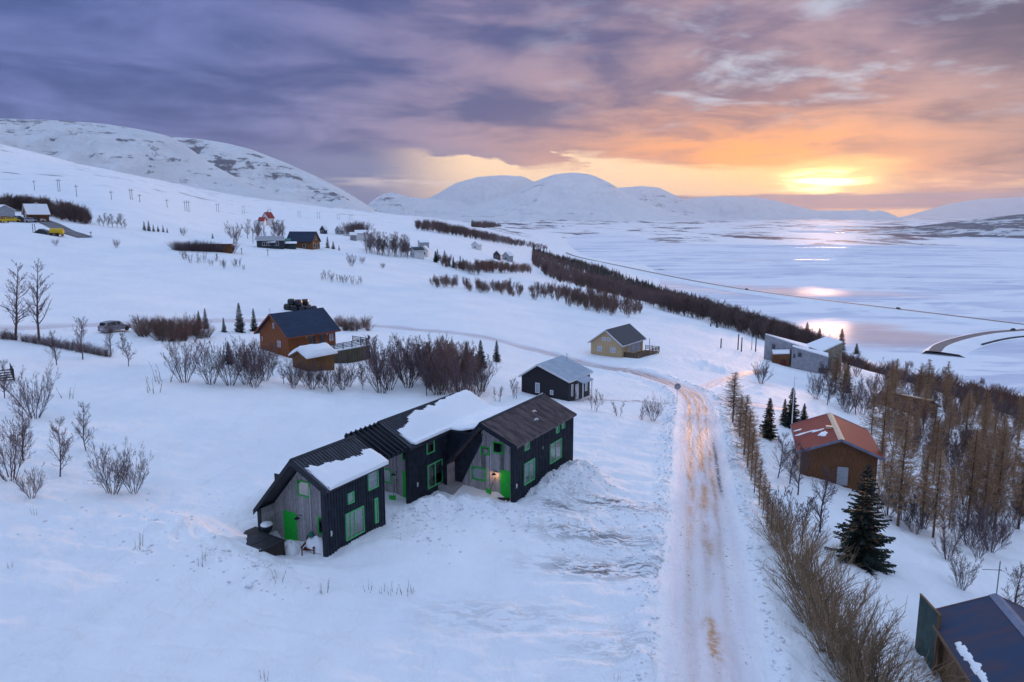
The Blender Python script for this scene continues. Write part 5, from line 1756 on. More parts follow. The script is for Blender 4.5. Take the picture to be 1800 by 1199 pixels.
def inside(px, py, poly):
    c = False
    for (x0, y0), (x1, y1) in zip(poly, poly[1:] + poly[:1]):
        if (y0 > py) != (y1 > py) and px < (x1 - x0) * (py - y0) / (y1 - y0) + x0:
            c = not c
    return c


def scatter(poly, n, seed, mind=0.0):
    rng = np.random.default_rng(seed)
    xs, ys = [p[0] for p in poly], [p[1] for p in poly]
    out = []
    for _ in range(n * 60):
        px, py = rng.uniform(min(xs), max(xs)), rng.uniform(min(ys), max(ys))
        if inside(px, py, poly):
            q = hit(px, py)
            if q is not None and all((q[0] - o[0]) ** 2 + (q[1] - o[1]) ** 2 > mind * mind for o in out):
                out.append(q)
                if len(out) >= n:
                    break
    return out


# --- left side
plant_px('poplar', 28, 598, 140, 'tall bare tree by the left edge, left one of the pair', wide=1.25, var=0)
plant_px('poplar', 69, 598, 142, 'tall bare tree near the left edge, right one of the pair', wide=1.15, var=1)
for px, py, h, lab in [(62, 735, 105, 'bare multi stemmed birch right beside the slatted deck'), (18, 842, 125, 'bare birch clump below the slatted deck at the left edge'),
                       (198, 868, 105, 'wide bare birch shrub nearest the snow slope left of the black houses'), (56, 875, 62, 'sprawling low birch shrub near the left edge, in front'),
                       (325, 672, 95, 'bare shrub left end of the thicket below the orange cabin'), (370, 675, 90, 'second bare shrub from the left in the cabin thicket'),
                       (405, 678, 85, 'third bare shrub from the left in the cabin thicket'), (236, 866, 85, 'leaning birch shrub right of the wide one on the snow slope')]:
    plant_px('shrub', px, py, h * .95, lab, wide=.95)
for px, py, h, lab in [(105, 838, 105, 'slender bare birch left of the isolated one on the white slope'), (152, 792, 85, 'isolated slender bare birch high on the white slope'),
                       (40, 810, 110, 'slender birch in front of the clump at the left edge'), (100, 642, 62, 'spreading young birch below the pair of tall trees'),
                       (145, 632, 75, 'young bare birch behind the hedge left of the car'), (195, 625, 55, 'thin young birch below the parked car'), (226, 644, 62, 'bare young birch right of the parked car, farther down'),
                       (8, 700, 70, 'bare birch partly behind the slatted deck')]:
    plant_px('birch', px, py, h, lab)
for k, q in enumerate(scatter([(425, 640), (500, 650), (500, 672), (640, 672), (650, 650), (700, 660), (860, 660), (862, 690), (820, 708), (720, 695), (640, 690), (560, 690), (430, 682)], 46, 3, 1.2)):
    plant('shrub' if k % 3 else 'birch', q[0], q[1], prng.uniform(3.6, 6.0) * (.62 if -27 < q[0] < -17 and q[1] < 92 else 1.1), 'bare birch in the long thicket between the orange cabin and black houses', 'birches of the cabin thicket')
for k, q in enumerate(scatter([(720, 650), (840, 655), (850, 692), (760, 695)], 10, 5, 1.4)):
    plant('rustshrub', q[0], q[1], prng.uniform(4.5, 6.8), 'russet bare shrub at the thicket\'s right end behind the middle black house', 'russet shrubs behind the middle house')
for px, py, h, lab, kd in [(770, 660, 62, 'larch rising left in the row over the thicket', 'larch'), (795, 662, 66, 'tallest larch rising over the thicket', 'larch'), (750, 658, 55, 'short larch first on the left over the thicket', 'larch'), (735, 655, 50, 'small larch poking from the left of the thicket', 'larch'),
                           (845, 645, 48, 'dark spruce left of the last spruce at the thicket end', 'spruce'), (873, 636, 38, 'last dark spruce at the right end of the thicket', 'spruce'), (820, 650, 50, 'dark spruce between larches and thicket end', 'spruce')]:
    plant_px(kd, px, py, h, lab)
for k, q in enumerate(scatter([(248, 580), (360, 582), (365, 600), (300, 602), (250, 596)], 26, 7, .8)):
    plant('thicket', q[0], q[1], prng.uniform(2.0, 3.4), 'reddish bare bush in the dense clump left of the orange cabin', 'reddish bushes left of the orange cabin')
for k, q in enumerate(scatter([(590, 572), (645, 572), (648, 582), (600, 584)], 12, 9, .8)):
    plant('thicket', q[0], q[1], prng.uniform(1.8, 2.6), 'low brown bush in the clump right behind the orange cabin', 'brown bushes behind the orange cabin')
for px, py, h, lab in [(422, 584, 52, 'tallest dark spruce left of the orange cabin'), (447, 582, 40, 'dark spruce closest to the orange cabin roof'), (362, 578, 36, 'dark spruce above the reddish bushes'), (394, 584, 26, 'small dark spruce between two taller ones left of the cabin'),
                       (403, 640, 40, 'small spruce inside the bare shrubs below the orange cabin'), (350, 572, 26, 'small spruce left of the one above the reddish bushes')]:
    plant_px('spruce', px, py, h, lab)
# clipped hedges
def hedge(px0, px1, n, h, label, group, seed, kind='hedge'):
    rng = np.random.default_rng(seed)
    for k in range(n):
        t = (k + .5) / n
        q = hit(px0[0] + (px1[0] - px0[0]) * t, px0[1] + (px1[1] - px0[1]) * t)
        plant(kind, q[0], q[1] + rng.normal(0, .15), h * rng.uniform(.8, 1.15), label, group)


hedge((0, 596), (30, 598), 4, 1.3, 'low dark hedge bush at the far left before the tall trees', 'hedge bushes at the far left', 1)
hedge((38, 600), (195, 628), 22, 1.3, 'low dark hedge bush in the row below the road and car', 'hedge bushes below the road', 2)
hedge((306, 440), (410, 444), 24, 3.4, 'dark clipped hedge bush before the low bungalow', 'hedge bushes before the low bungalow', 3)
# in the snow near the houses
for px, py, h, lab in [(905, 700, 36, 'small bare birch left of the dark house'), (1045, 722, 38, 'twiggy birch right of the dark house'), (1087, 732, 30, 'small round bare shrub right of the dark house, alone'),
                       (1148, 740, 48, 'bare leaning birch between dark house and lane'), (1128, 738, 28, 'small bare shrub just left of the leaning birch'), (1338, 674, 45, 'bare birch in front of the grey concrete house'),
                       (875, 705, 30, 'small bare birch by the middle black house\'s far end'), (1015, 706, 22, 'thin bare shrub at the dark house corner')]:
    plant_px('sapling' if h < 40 else 'shrub', px, py, h, lab)

# --- right side: lane edge, grove, willow row
plant_px('larch', 1288, 742, 88, 'tall tan larch at the lane corner, first of the row', wide=1.7, var=0)
LROW = [(1300, 768, 62), (1308, 800, 88), (1314, 822, 84), (1320, 845, 80), (1326, 866, 72), (1334, 888, 70), (1341, 905, 62), (1348, 925, 66), (1355, 942, 60)]
for k, (px, py, h) in enumerate(LROW):
    plant_px('larch', px, py, h * 1.22, 'slim tan larch in the row along the right of the lane', 'larches along the lane', 1.45 if k < 3 else .95)
for px, py, h, w, lab in [(1350, 770, 72, 1.15, 'broad dark spruce left of the flagpole'), (1390, 752, 72, 1.0, 'tall dark spruce right behind the flagpole'), (1412, 748, 40, 1.1, 'smaller dark spruce right of the flagpole'), (1378, 742, 42, 1.0, 'dark spruce half hidden by the flagpole'),
                          (1487, 690, 52, 1.1, 'dark spruce beside the tan larches right of the grey house'), (1800, 905, 90, 1.0, 'dark spruce cut by the right edge')]:
    plant_px('spruce', px, py, h, lab, wide=w)
plant_px('bigspruce', 1513, 992, 182, 'big dark green spruce in front of the red roofed cabin', wide=1.18)
for px, py, h, lab in [(1468, 690, 64, 'left of two bushy tan larches right of the grey house'), (1482, 696, 60, 'right of two bushy tan larches right of the grey house')]:
    plant_px('larch', px, py, h, lab, wide=1.7)
for px, py, h, lab in [(1367, 840, 82, 'bare round headed tree left of the red roofed cabin'), (1388, 850, 80, 'bare tree at the red roofed cabin\'s left corner'), (1440, 935, 120, 'dark forked bare tree in front of the red roofed cabin'),
                       (1402, 870, 90, 'bare tree between red roofed cabin and lane'), (1740, 905, 120, 'bare birch at the right among larches'), (1780, 1090, 110, 'bare birch behind the blue roofed cabin at the right edge')]:
    plant_px('birch', px, py, h, lab, wide=1.1)
for k, (px, py, h) in enumerate([(1560, 905, 190), (1578, 925, 200), (1620, 930, 170), (1640, 945, 190), (1668, 930, 180), (1700, 925, 185), (1725, 935, 170), (1748, 930, 190), (1545, 870, 150), (1790, 930, 190),
                                 (1530, 780, 110), (1550, 800, 130), (1575, 790, 120), (1640, 850, 150), (1720, 850, 160), (1755, 840, 150), (1780, 850, 150)]):
    plant_px('larch', px, py, h * prng.uniform(.62, 1.05), 'tall tan larch in the front of the grove right of the red roofed cabin', 'front larches of the grove', 1.15 if k % 2 else .85)
for k, q in enumerate(scatter([(1560, 700), (1660, 690), (1800, 720), (1800, 830), (1700, 830), (1600, 800), (1560, 760)], 28, 21, 2.8)):
    plant('larch', q[0], q[1], prng.uniform(4.5, 9.5), 'tan larch deep in the grove behind the red roofed cabin', 'larches deep in the grove', prng.uniform(.9, 1.3))
for k, q in enumerate(scatter([(1545, 830), (1800, 840), (1800, 1000), (1700, 960), (1560, 930)], 44, 23, 1.1)):
    plant('shrub' if k % 2 else 'birch', q[0], q[1], prng.uniform(2.2, 4.5), 'bare undergrowth birch beneath the front larches of the grove', 'undergrowth birches of the grove')
for k, q in enumerate(scatter([(1420, 640), (1560, 660), (1600, 700), (1540, 740), (1450, 720), (1425, 690)], 36, 25, 1.6)):
    plant('birch' if k % 2 else 'shrub', q[0], q[1], prng.uniform(3.0, 5.5), 'bare birch on the slope between grey house and red roofed cabin', 'birches below the grey house')
for k, q in enumerate(scatter([(1560, 640), (1640, 650), (1700, 670), (1800, 690), (1800, 760), (1740, 740), (1640, 720), (1570, 690)], 90, 27, 1.8)):
    plant('shrub' if k % 2 else 'rustshrub', q[0], q[1], prng.uniform(3.0, 5.5), 'bare shrub on the far slope behind the hidden cabin', 'shrubs behind the hidden cabin')
for k, q in enumerate(scatter([(1560, 730), (1700, 720), (1800, 750), (1800, 840), (1700, 850), (1570, 820)], 46, 29, 1.6)):
    plant('rustshrub', q[0], q[1], prng.uniform(3.0, 5.0), 'brown leafless shrub filling the gaps between the deep grove larches', 'brown shrubs between the larches', 1.1)
for px, py, h, lab in [(1540, 900, 40, 'russet shrub at the big spruce\'s right'), (1690, 1035, 75, 'bare shrub standing free in snow above the blue roofed cabin'), (1665, 985, 60, 'bare shrub at the near edge of the grove'), (1720, 980, 60, 'bare leaning shrub at the grove edge, right')]:
    plant_px('shrub', px, py, h, lab)
# willow row beside the lane
wl = [(1365, 935, 60), (1378, 965, 85), (1398, 995, 100), (1406, 1030, 105), (1432, 1060, 122), (1428, 1100, 115), (1464, 1112, 138), (1460, 1150, 130), (1500, 1165, 145), (1496, 1205, 145), (1540, 1225, 150), (1530, 1265, 150)]
for k, (px, py, h) in enumerate(wl):
    plant_px('willow', px, py, h, 'tangled bare willow bush in the dense row beside the lane', 'willow bushes beside the lane', 1.15)
for k, (px, py, h) in enumerate([(1362, 905, 60), (1380, 930, 70), (1400, 945, 80), (1420, 960, 70)]):
    plant_px('sapling', px, py, h, 'thin bare sapling at the head of the willow row', 'saplings at the willow row')
# weeds poking through the snow
for px, py, h in [(245, 962, 30), (355, 992, 28), (18, 998, 14), (488, 1022, 22), (570, 1042, 28), (465, 1195, 26), (648, 1040, 18), (672, 1042, 20), (690, 1044, 20), (712, 1044, 22), (725, 1042, 18), (270, 690, 30), (285, 672, 36), (120, 700, 24), (60, 905, 16), (1085, 1195, 14)]:
    plant_px('grass', px, py, h, 'dry weed stalk poking through the snow', 'dry stalks in the snow', .7)

# --- middle distance, single trees
for px, py, h, lab in [(254, 405, 16, 'dark spruce at the left end of the row of little spruces'), (262, 406, 18, 'second little spruce in the row below the power line'), (270, 407, 12, 'third little spruce in the row below the power line'), (278, 407, 10, 'fourth little spruce in the row below the power line'),
                       (287, 408, 12, 'fifth little spruce in the row below the power line'), (294, 409, 9, 'last little spruce in the row below the power line'), (374, 422, 12, 'small spruce above the low bungalow'), (576, 436, 20, 'dark spruce right of the large dark roofed house'), (586, 438, 14, 'second dark spruce right of the large house'), (596, 440, 9, 'smallest spruce right of the large house'),
                       (1249, 574, 8, 'left of two tiny spruces on the snow rim'), (1260, 576, 10, 'right of two tiny spruces on the snow rim')]:
    plant_px('spruce', px, py, h, lab)
for k, (px, py, h) in enumerate([(175, 396, 18), (182, 398, 24), (190, 399, 20), (198, 400, 24), (206, 400, 22), (214, 401, 26), (220, 402, 18)]):
    plant_px('birch', px, py, h, 'bare dark tree in the row right of the knoll farm', 'trees right of the knoll farm', 1.2)
for px, py, h, lab in [(413, 428, 40, 'tall bushy bare tree behind the low bungalow'), (322, 414, 16, 'round bare shrub alone below the power line'), (98, 432, 14, 'tiny bare shrub under the yellow equipment'), (205, 435, 16, 'small bare tree stub in the field below the farm'),
                       (618, 468, 24, 'bare shrub alone below the white house with thicket'), (637, 463, 14, 'tiny shrub right of the lone shrub on the slope'), (673, 472, 12, 'tiny shrub on the open slope, farther right')]:
    plant_px('shrub', px, py, h, lab)
for k, q in enumerate(scatter([(430, 422), (500, 424), (500, 416), (435, 414)], 14, 41, 1.5)):
    plant('birch', q[0], q[1], prng.uniform(5, 9), 'bare tree behind the grey roofed bungalow and green shed', 'trees behind the green shed')
for k, q in enumerate(scatter([(640, 438), (720, 448), (720, 456), (640, 446)], 34, 43, 1.5)):
    plant('birch', q[0], q[1], prng.uniform(6, 10), 'tall bare tree in the dense stand left of the dark green house', 'trees left of the dark green house')
for k, q in enumerate(scatter([(765, 455), (842, 480), (842, 486), (765, 465)], 30, 45, 1.5)):
    plant('rustshrub' if k % 3 else 'spruce', q[0], q[1], prng.uniform(3, 5.5), 'rusty or dark tree in the strip right of the white houses', 'strip of trees right of the white houses')
for k, q in enumerate(scatter([(606, 416), (642, 414), (642, 408), (608, 408)], 16, 47, 1.5)):
    plant('shrub', q[0], q[1], prng.uniform(5, 8), 'bare bush of the round thicket behind the white house', 'bushes of the round thicket', 1.3)
for k, q in enumerate(scatter([(320, 450), (370, 455), (460, 475), (400, 475), (325, 462)], 18, 49, 1.5) + scatter([(565, 490), (635, 498), (635, 502), (565, 494)], 12, 50, 1.0)):
    plant('sapling', q[0], q[1], prng.uniform(1.6, 3.0), 'small bare sapling in the fence line across the snow field', 'saplings across the snow field')
for k, q in enumerate(scatter([(755, 496), (850, 502), (960, 512), (1040, 524), (1090, 545), (1000, 540), (900, 522), (760, 506)], 120, 51, 1.0)):
    plant('rustshrub', q[0], q[1], prng.uniform(2.2, 4.2), 'reddish bare shrub in the band along the snow field\'s edge', 'reddish shrub band')
for k, q in enumerate(scatter([(960, 512), (1060, 518), (1135, 545), (1125, 560), (1040, 552)], 70, 53, 1.5)):
    plant('rustshrub', q[0], q[1], prng.uniform(3.0, 5.2), 'taller reddish shrub where the band meets the dark wood', 'taller reddish shrubs by the wood')
for px, py, h, lab in [(1478, 610, 46, 'pointed dark spruce right above the grey concrete house'), (1440, 590, 30, 'dark spruce on the wood\'s rim left of the water glare'), (1418, 585, 34, 'dark spruce standing over the wood behind the grey house'), (1505, 618, 26, 'small dark spruce right of the pointed one')]:
    plant_px('spruce', px, py + 4, h - 4, lab, wide=1.25)


# --- woods that read as one mass
def wood(name, label, pts, hs, protos, m, seed):
    rng = np.random.default_rng(seed)
    Vs, Fs, off = [], [], 0
    pv = []
    for me in protos:
        v = np.empty(len(me.vertices) * 3, np.float32); me.vertices.foreach_get('co', v)
        f = np.empty(len(me.loops), np.int32); me.loops.foreach_get('vertex_index', f)
        pv.append((v.reshape(-1, 3), f.reshape(-1, 4)))
    z = G(pts[:, 0], pts[:, 1])
    for i in range(len(pts)):
        v, f = pv[rng.integers(len(pv))]
        a = rng.uniform(0, 6.283)
        c, s = math.cos(a), math.sin(a)
        w = v * hs[i]
        w = np.stack([w[:, 0] * c - w[:, 1] * s + pts[i, 0], w[:, 0] * s + w[:, 1] * c + pts[i, 1], w[:, 2] + z[i]], 1)
        Vs.append(w); Fs.append(f + off); off += len(v)
    o = link(name, raw_mesh(name, np.concatenate(Vs), np.concatenate(Fs)), MATS[m], kind='stuff')
    tag(o, label, 'wood')


def low_tree(seed, n=56, spread=.36, r=.009):
    rng = np.random.default_rng(seed)
    S = [(np.array([0, 0, -.05]), np.array([0, 0, .5]), .02, .015)]
    for _ in range(n):
        a, t = rng.uniform(0, 6.283), rng.uniform(.05, .75)
        p = np.array([0, 0, t]) + np.array([math.cos(a), math.sin(a), 0]) * spread * .25 * rng.random()
        q = p + np.array([math.cos(a) * spread * rng.uniform(.2, .75), math.sin(a) * spread * rng.uniform(.2, .75), rng.uniform(.15, .42) * (1.15 - t * .6)])
        S.append((p, q, r, r * .5))
    return seg_mesh('low_tree', S, 3)


LOWP = [low_tree(i) for i in range(5)]
LOWC = []
for i in range(2):
    rng = np.random.default_rng(500 + i)
    S = [(np.array([0, 0, -.05]), np.array([0, 0, 1.0]), .03, .005)]
    for k in range(46):
        t = (k + .5) / 46
        a = rng.uniform(0, 6.283)
        L = .26 * (1 - t) + .02
        S.append((np.array([0, 0, t + .03]), np.array([math.cos(a) * L, math.sin(a) * L, t - .05]), .05 * (1 - t) + .012, .004))
    LOWC.append(seg_mesh('low_conifer', S, 3))


def band_points(n, table, seed, jit=1.0):
    rng = np.random.default_rng(seed)
    az = rng.uniform(table[0][0], table[-1][0], n * 2)
    r0 = np.interp(az, [t[0] for t in table], [t[1] for t in table]); r1 = np.interp(az, [t[0] for t in table], [t[2] for t in table])
    r = np.sqrt(r0 ** 2 + (r1 ** 2 - r0 ** 2) * rng.random(len(az)) ** 1.35)
    a = np.radians(az)
    P = np.stack([r * np.sin(a), r * np.cos(a)], 1)
    keep = fbm(P[:, 0] / 40, P[:, 1] / 40, 4, seed) > -.22
    return P[keep][:n]


P = band_points(5000, [(1.6, 520, 1250), (3, 380, 1200), (5, 330, 1120), (8, 285, 1000), (12, 252, 880), (16, 240, 690), (19, 232, 580), (24, 240, 480)], 61)
wood('birch_wood', 'dark leafless wood covering the slope down to the fjord', P, np.random.default_rng(1).uniform(2.8, 8.0, len(P)), LOWP, 'forest_mass', 1)
P = band_points(2900, [(19, 236, 570), (22, 250, 500), (25, 250, 450), (28, 246, 430), (33, 225, 420), (42, 200, 420)], 62)
wood('russet_wood', 'russet leafless wood on the steep bank above the curved causeway', P, np.random.default_rng(2).uniform(3.0, 7.5, len(P)), LOWP, 'forest_rust', 2)
P = band_points(900, [(1.6, 900, 1300), (5, 800, 1150), (8, 700, 1030), (12, 620, 900), (16, 480, 700), (18, 400, 600)], 63)
wood('spruce_wood', 'dark spruces standing among the leafless wood above the fjord', P, np.random.default_rng(3).uniform(6, 10, len(P)), LOWC, 'needles', 3)


def poly_wood(name, label, poly, n, h0, h1, protos, m, seed):
    pts = np.array([q[:2] for q in scatter(poly, n, seed)])
    wood(name, label, pts, np.random.default_rng(seed).uniform(h0, h1, len(pts)), protos, m, seed)


poly_wood('shelter_belt', 'dark tree belt running down the slope towards the shore road', [(730, 399), (790, 404), (860, 416), (960, 434), (962, 441), (870, 428), (790, 413), (732, 404)], 520, 6, 10, LOWP, 'forest_mass', 71)
poly_wood('shelter_belt', 'dark wood wrapped around the knoll farm at the far left', [(0, 366), (60, 366), (110, 378), (160, 392), (158, 397), (100, 386), (50, 372), (0, 374)], 300, 3, 6.5, LOWP, 'forest_mass', 72)
poly_wood('shelter_belt', 'thin tree line on the slope below the pair of gabled houses', [(830, 470), (930, 476), (935, 482), (850, 480)], 120, 3, 5, LOWP, 'forest_rust', 73)
poly_wood('shelter_belt', 'dark plantation patch on the valley side left of the dome mountain', [(828, 395), (868, 394), (884, 398), (850, 401), (830, 399)], 300, 12, 20, LOWC, 'forest_mass', 74)

# ---------------------------------------------------------------- vehicles, poles and small things
def make_car(name, label, cat, loc, rz, paint, group=None, simple=False, suv=False):
    """car built around stations along its length: a lofted body, glass, wheels, lights"""
    o = empty(name, loc, rz, label, cat, group)
    # stations: x along, (half width low, half width belt, half width roof), z belt, z roof
    st = [(-2.05, .70, .74, 0, .62, .62), (-1.98, .80, .83, .55, .95, 1.02), (-1.75, .84, .85, .62, .98, 1.50), (-1.2, .85, .86, .64, .97, 1.58), (-.2, .85, .86, .64, .95, 1.60), (.45, .85, .86, .62, .94, 1.52),
          (1.05, .84, .85, .70, .93, .98), (1.6, .82, .83, .55, .84, .86), (1.98, .76, .78, .4, .66, .68), (2.10, .66, .70, .3, .55, .56)]
    V, F = [], []
    for x, a, b, c, zb, zr in st:
        c = max(c, .3)
        ring = [(-a, .28), (-b, .45), (-b, zb), (-c, max(zr, zb + .01)), (c, max(zr, zb + .01)), (b, zb), (b, .45), (a, .28)]
        V += [(x, y, z) for y, z in ring]
    n = 8
    for i in range(len(st) - 1):
        for j in range(n):
            k = (j + 1) % n
            F.append((i * n + j, i * n + k, (i + 1) * n + k, (i + 1) * n + j))
    F += [tuple(range(n)), tuple(range((len(st) - 1) * n, len(st) * n))[::-1]]
    mb = MB().add(V, F)
    mb.build('body', MATS[paint], o, bevel=0 if simple else .03)
    # glass: side windows, windscreen, rear screen, set just outside the pillars
    def strip(i0, i1, sg, t0=.14, t1=.86, e=.012):
        v = []
        for i in (i0, i1):
            x, a, b, c, zb, zr = st[i]
            for t in (t0, t1):
                v.append((x, sg * (b + (c - b) * t + e), zb + (zr - zb) * t))
        return v
    for sg in (-1, 1):
        for i0, i1, s in ((2, 3, .12), (3, 4, .05), (4, 5, .08)):
            v = strip(i0, i1, sg)
            d = v[2][0] - v[0][0]
            v = [(v[0][0] + d * s, v[0][1], v[0][2]), (v[1][0] + d * (s + .1 * (i0 == 2)), v[1][1], v[1][2]), (v[2][0] - d * .05, v[2][1], v[2][2]), (v[3][0] - d * .1, v[3][1], v[3][2])]
            MB().add(v, [(0, 1, 3, 2), (2, 3, 1, 0)]).build('side_window', MATS['glass_dark'], o)
    for i0, i1, nm in ((5, 6, 'windscreen'), (1, 2, 'rear_window')):
        v = []
        for i, t in ((i0, .12), (i1, .12)):
            j = i1 if i == i0 else i0
            A, B = st[i], st[j]
            x, c, zr = A[0] + (B[0] - A[0]) * t, A[3] + (B[3] - A[3]) * t, A[5] + (B[5] - A[5]) * t
            dx = .03 if nm == 'windscreen' else -.03
            v += [(x + dx, -c * .86, zr + .02), (x + dx, c * .86, zr + .02)]
        MB().add(v, [(0, 1, 3, 2), (2, 3, 1, 0)]).build(nm, MATS['glass_dark'], o)
    for x in (-1.3, 1.35):
        for sg in (-1, 1):
            w = MB().tube((x, sg * .70, .31), (x, sg * .87, .31), .31, n=16).build('wheel', MATS['tyre'], o)
            if not simple:
                MB().tube((x, sg * .871, .31), (x, sg * .882, .31), .19, n=12).build('rim', MATS['chrome'], w)
    for sg in (-1, 1):
        MB().box(-2.04, -1.94, sg * .72 - .08, sg * .72 + .08, .78, 1.0).build('tail_light', MATS['lens_red'], o)
        MB().box(1.92, 2.05, sg * .60 - .12, sg * .60 + .12, .54, .66).build('headlight', MATS['lens_clear'], o)
    if not simple:
        MB().box(-2.09, -2.0, -.26, .26, .55, .66).build('number_plate', MATS['white_paint'], o)
        MB().box(-2.12, -1.9, -.78, .78, .30, .48).build('bumper', MATS[paint], o)
        for sg in (-1, 1):
            MB().box(.55, .68, sg * .95 - .07, sg * .95 + .07, .95, 1.07).build('mirror', MATS[paint], o)
    return o


q = hit(202, 583)
make_car('parked_car', 'dusty grey brown hatchback on the upper road at the left', 'car', (q[0], q[1], q[2] + .03), R(66), 'car_paint')

# wrapped hay bales behind the orange cabin
qb = hit(524, 547)
bp = [(-1.9, 0, 0, 0), (-.6, -.1, 0, 10), (.7, .05, 0, -8), (1.7, .7, 0, 40), (2.4, 1.6, 0, 70), (-1.2, .15, 1.12, 5), (.05, .1, 1.15, -6), (.0, 2.4, 0, 0), (1.2, 2.5, 0, 12), (.7, 2.45, 1.1, 6)]
blab = ['bottom left bale of the black wrapped stack', 'bottom middle bale of the black wrapped stack', 'bottom right front bale of the black wrapped stack', 'black bale turned aside at the stack\'s right', 'outermost right bale of the black stack', 'upper left bale of the black wrapped stack', 'upper right front bale of the black wrapped stack', 'rear left bale behind the black stack', 'rear right bale behind the black stack', 'topmost rear bale of the black stack']
n = 18
prof = [(.0, -.62), (.5, -.62), (.60, -.54), (.63, -.2), (.63, .2), (.60, .54), (.5, .62), (.0, .62)]
V, F = [], []
for r_, y_ in prof:
    for k in range(n):
        V.append((r_ * math.cos(6.28319 * k / n), y_, .60 + r_ * math.sin(6.28319 * k / n)))
for i in range(len(prof) - 1):
    F += [(i * n + k, i * n + (k + 1) % n, (i + 1) * n + (k + 1) % n, (i + 1) * n + k) for k in range(n)]
bme = bpy.data.meshes.new('hay_bale'); bme.from_pydata(V, [], F); bme.update(); bme.materials.append(MATS['bale_wrap'])
bme.polygons.foreach_set('use_smooth', [True] * len(bme.polygons))
for (x, y, z, a), lab in zip(bp, blab):
    o = link('hay_bale', bme)
    k = 1.12
    o.location = (qb[0] + x * k, qb[1] + y * k, float(G(qb[0] + x * k, qb[1] + y * k)) + z - .05)
    o.rotation_euler = (0, 0, R(78 + a)); o.scale = (k, k * .95, k)
    tag(o, lab, 'bale', 'wrapped hay bales')
roof_snow(lambda x: 2.42 - .25 * np.abs(x) ** 2, -1.2, 1.2, -.5, .5, .1, lambda X, Y: .5 - np.abs(X) * .35 - np.abs(Y) * .8, 'bale_snow', 'cap of snow on the black wrapped bales', 61, 24, 14, world=((qb[0] - .6, qb[1] + 1.5, float(G(qb[0], qb[1])) - 1.0), (0, 0, 0)))

# round road sign
q = hit(1190, 706)
sg_ = empty('road_sign', tuple(q), R(6), 'round grey road sign seen from behind at the lane junction', 'sign')
MB().tube((0, 0, -.4), (0, 0, 2.0), .035, n=8).build('post', MATS['steel'], sg_)
MB().tube((0, -.03, 2.0), (0, .0, 2.0), .42, n=24).build('plate', MATS['concrete'], sg_)
MB().box(-.2, .2, -.05, -.032, 1.97, 2.03).build('bracket', MATS['steel'], sg_)
# flagpole
q = hit(1391, 760)
fpole = empty('flagpole', tuple(q), 0, 'white flagpole between spruces and red roofed cabin', 'flagpole')
MB().tube((0, 0, -.5), (0, 0, 6.4), .07, .04, 8).build('pole', MATS['white_paint'], fpole)
MB().tube((0, 0, 6.4), (0, 0, 6.55), .07, .02, 8).build('finial', MATS['white_paint'], fpole)
# dark posts in the field by the grey house
for px, py, h, lab in [(1267, 612, 17, 'leftmost short dark post in the snow field'), (1297, 615, 28, 'left of two close dark posts in the snow field'), (1303, 618, 25, 'right of two close dark posts in the snow field'), (1328, 618, 25, 'rightmost dark post in the snow field'), (1321, 615, 34, 'thin tall post between dark posts in the snow field')]:
    q = hit(px, py)
    hh = h * depth(q) / FPX
    t = empty('field_post', tuple(q), 0, lab, 'post', 'dark posts in the snow field')
    r_ = .07 if 'thin' in lab else .15
    MB().tube((0, 0, -.5), (.02, 0, hh), r_, r_ * .85, 8).build('shaft', MATS['pole_wood'], t)
    MB().tube((.02, 0, hh + .003), (.02, 0, hh + .05), r_ * 1.05, r_ * .3, 8).build('cap', MATS['grey_post'], t)

# power line
PL = [(61, 335, 18, 1), (104, 337, 22, 2), (135, 346, 21, 1), (196, 351, 16, 1), (231, 351, 19, 2), (246, 356, 15, 1), (294, 365, 15, 1), (329, 372, 19, 3), (383, 373, 15, 2), (428, 376, 14, 2), (474, 381, 14, 2), (526, 383, 12, 2), (560, 385, 12, 2), (595, 387, 11, 2), (617, 388, 11, 2)]
ords = ['first', 'second', 'third', 'fourth', 'fifth', 'sixth', 'seventh', 'eighth', 'ninth', 'tenth', 'eleventh', 'twelfth', 'thirteenth', 'fourteenth', 'fifteenth']
for k, (px, py, h, nl) in enumerate(PL):
    q = hit(px, py)
    dd = depth(q)
    hh = h * dd / FPX
    t = empty('power_pole', tuple(q), R(-20), '%s power line %s from the left on the hillside' % (ords[k], 'pole' if nl == 1 else 'frame'), 'power pole', 'poles of the power line')
    sp = 4.4 * dd / FPX
    xs = [(i - (nl - 1) / 2) * sp for i in range(nl)]
    for x in xs:
        MB().tube((x, 0, -1), (x, 0, hh), .13, .10, 6).build('pole', MATS['pole_wood'], t)
    MB().box(xs[0] - 1.2, xs[-1] + 1.2, -.08, .08, hh - 1.0, hh - .86).build('crossarm', MATS['pole_wood'], t)
    for x in [xs[0] - 1.0] + ([0] if nl != 1 else [.5]) + [xs[-1] + 1.0]:
        MB().tube((x, .2, hh - .74), (x, .2, hh - .4), .05, .03, 6).build('insulator', MATS['grey_post'], t)
# telephone poles lower down
for px, py, h, lab in [(445, 428, 26, 'thin pole left behind the green shed'), (460, 424, 24, 'thin pole right behind the green shed'), (425, 448, 12, 'short marker post below the bungalow'), (471, 450, 12, 'short marker post below the green shed'), (160, 415, 8, 'small mailbox post on the field below the farm')]:
    q = hit(px, py)
    hh = h * depth(q) / FPX
    t = empty('marker_post', tuple(q), 0, lab, 'post')
    MB().tube((0, 0, -.5), (0, 0, hh), .10, .08, 6).build('shaft', MATS['pole_wood'], t)
    MB().box(-.4, .4, -.05, .05, hh - .4, hh - .28).build('crossbar', MATS['pole_wood'], t)

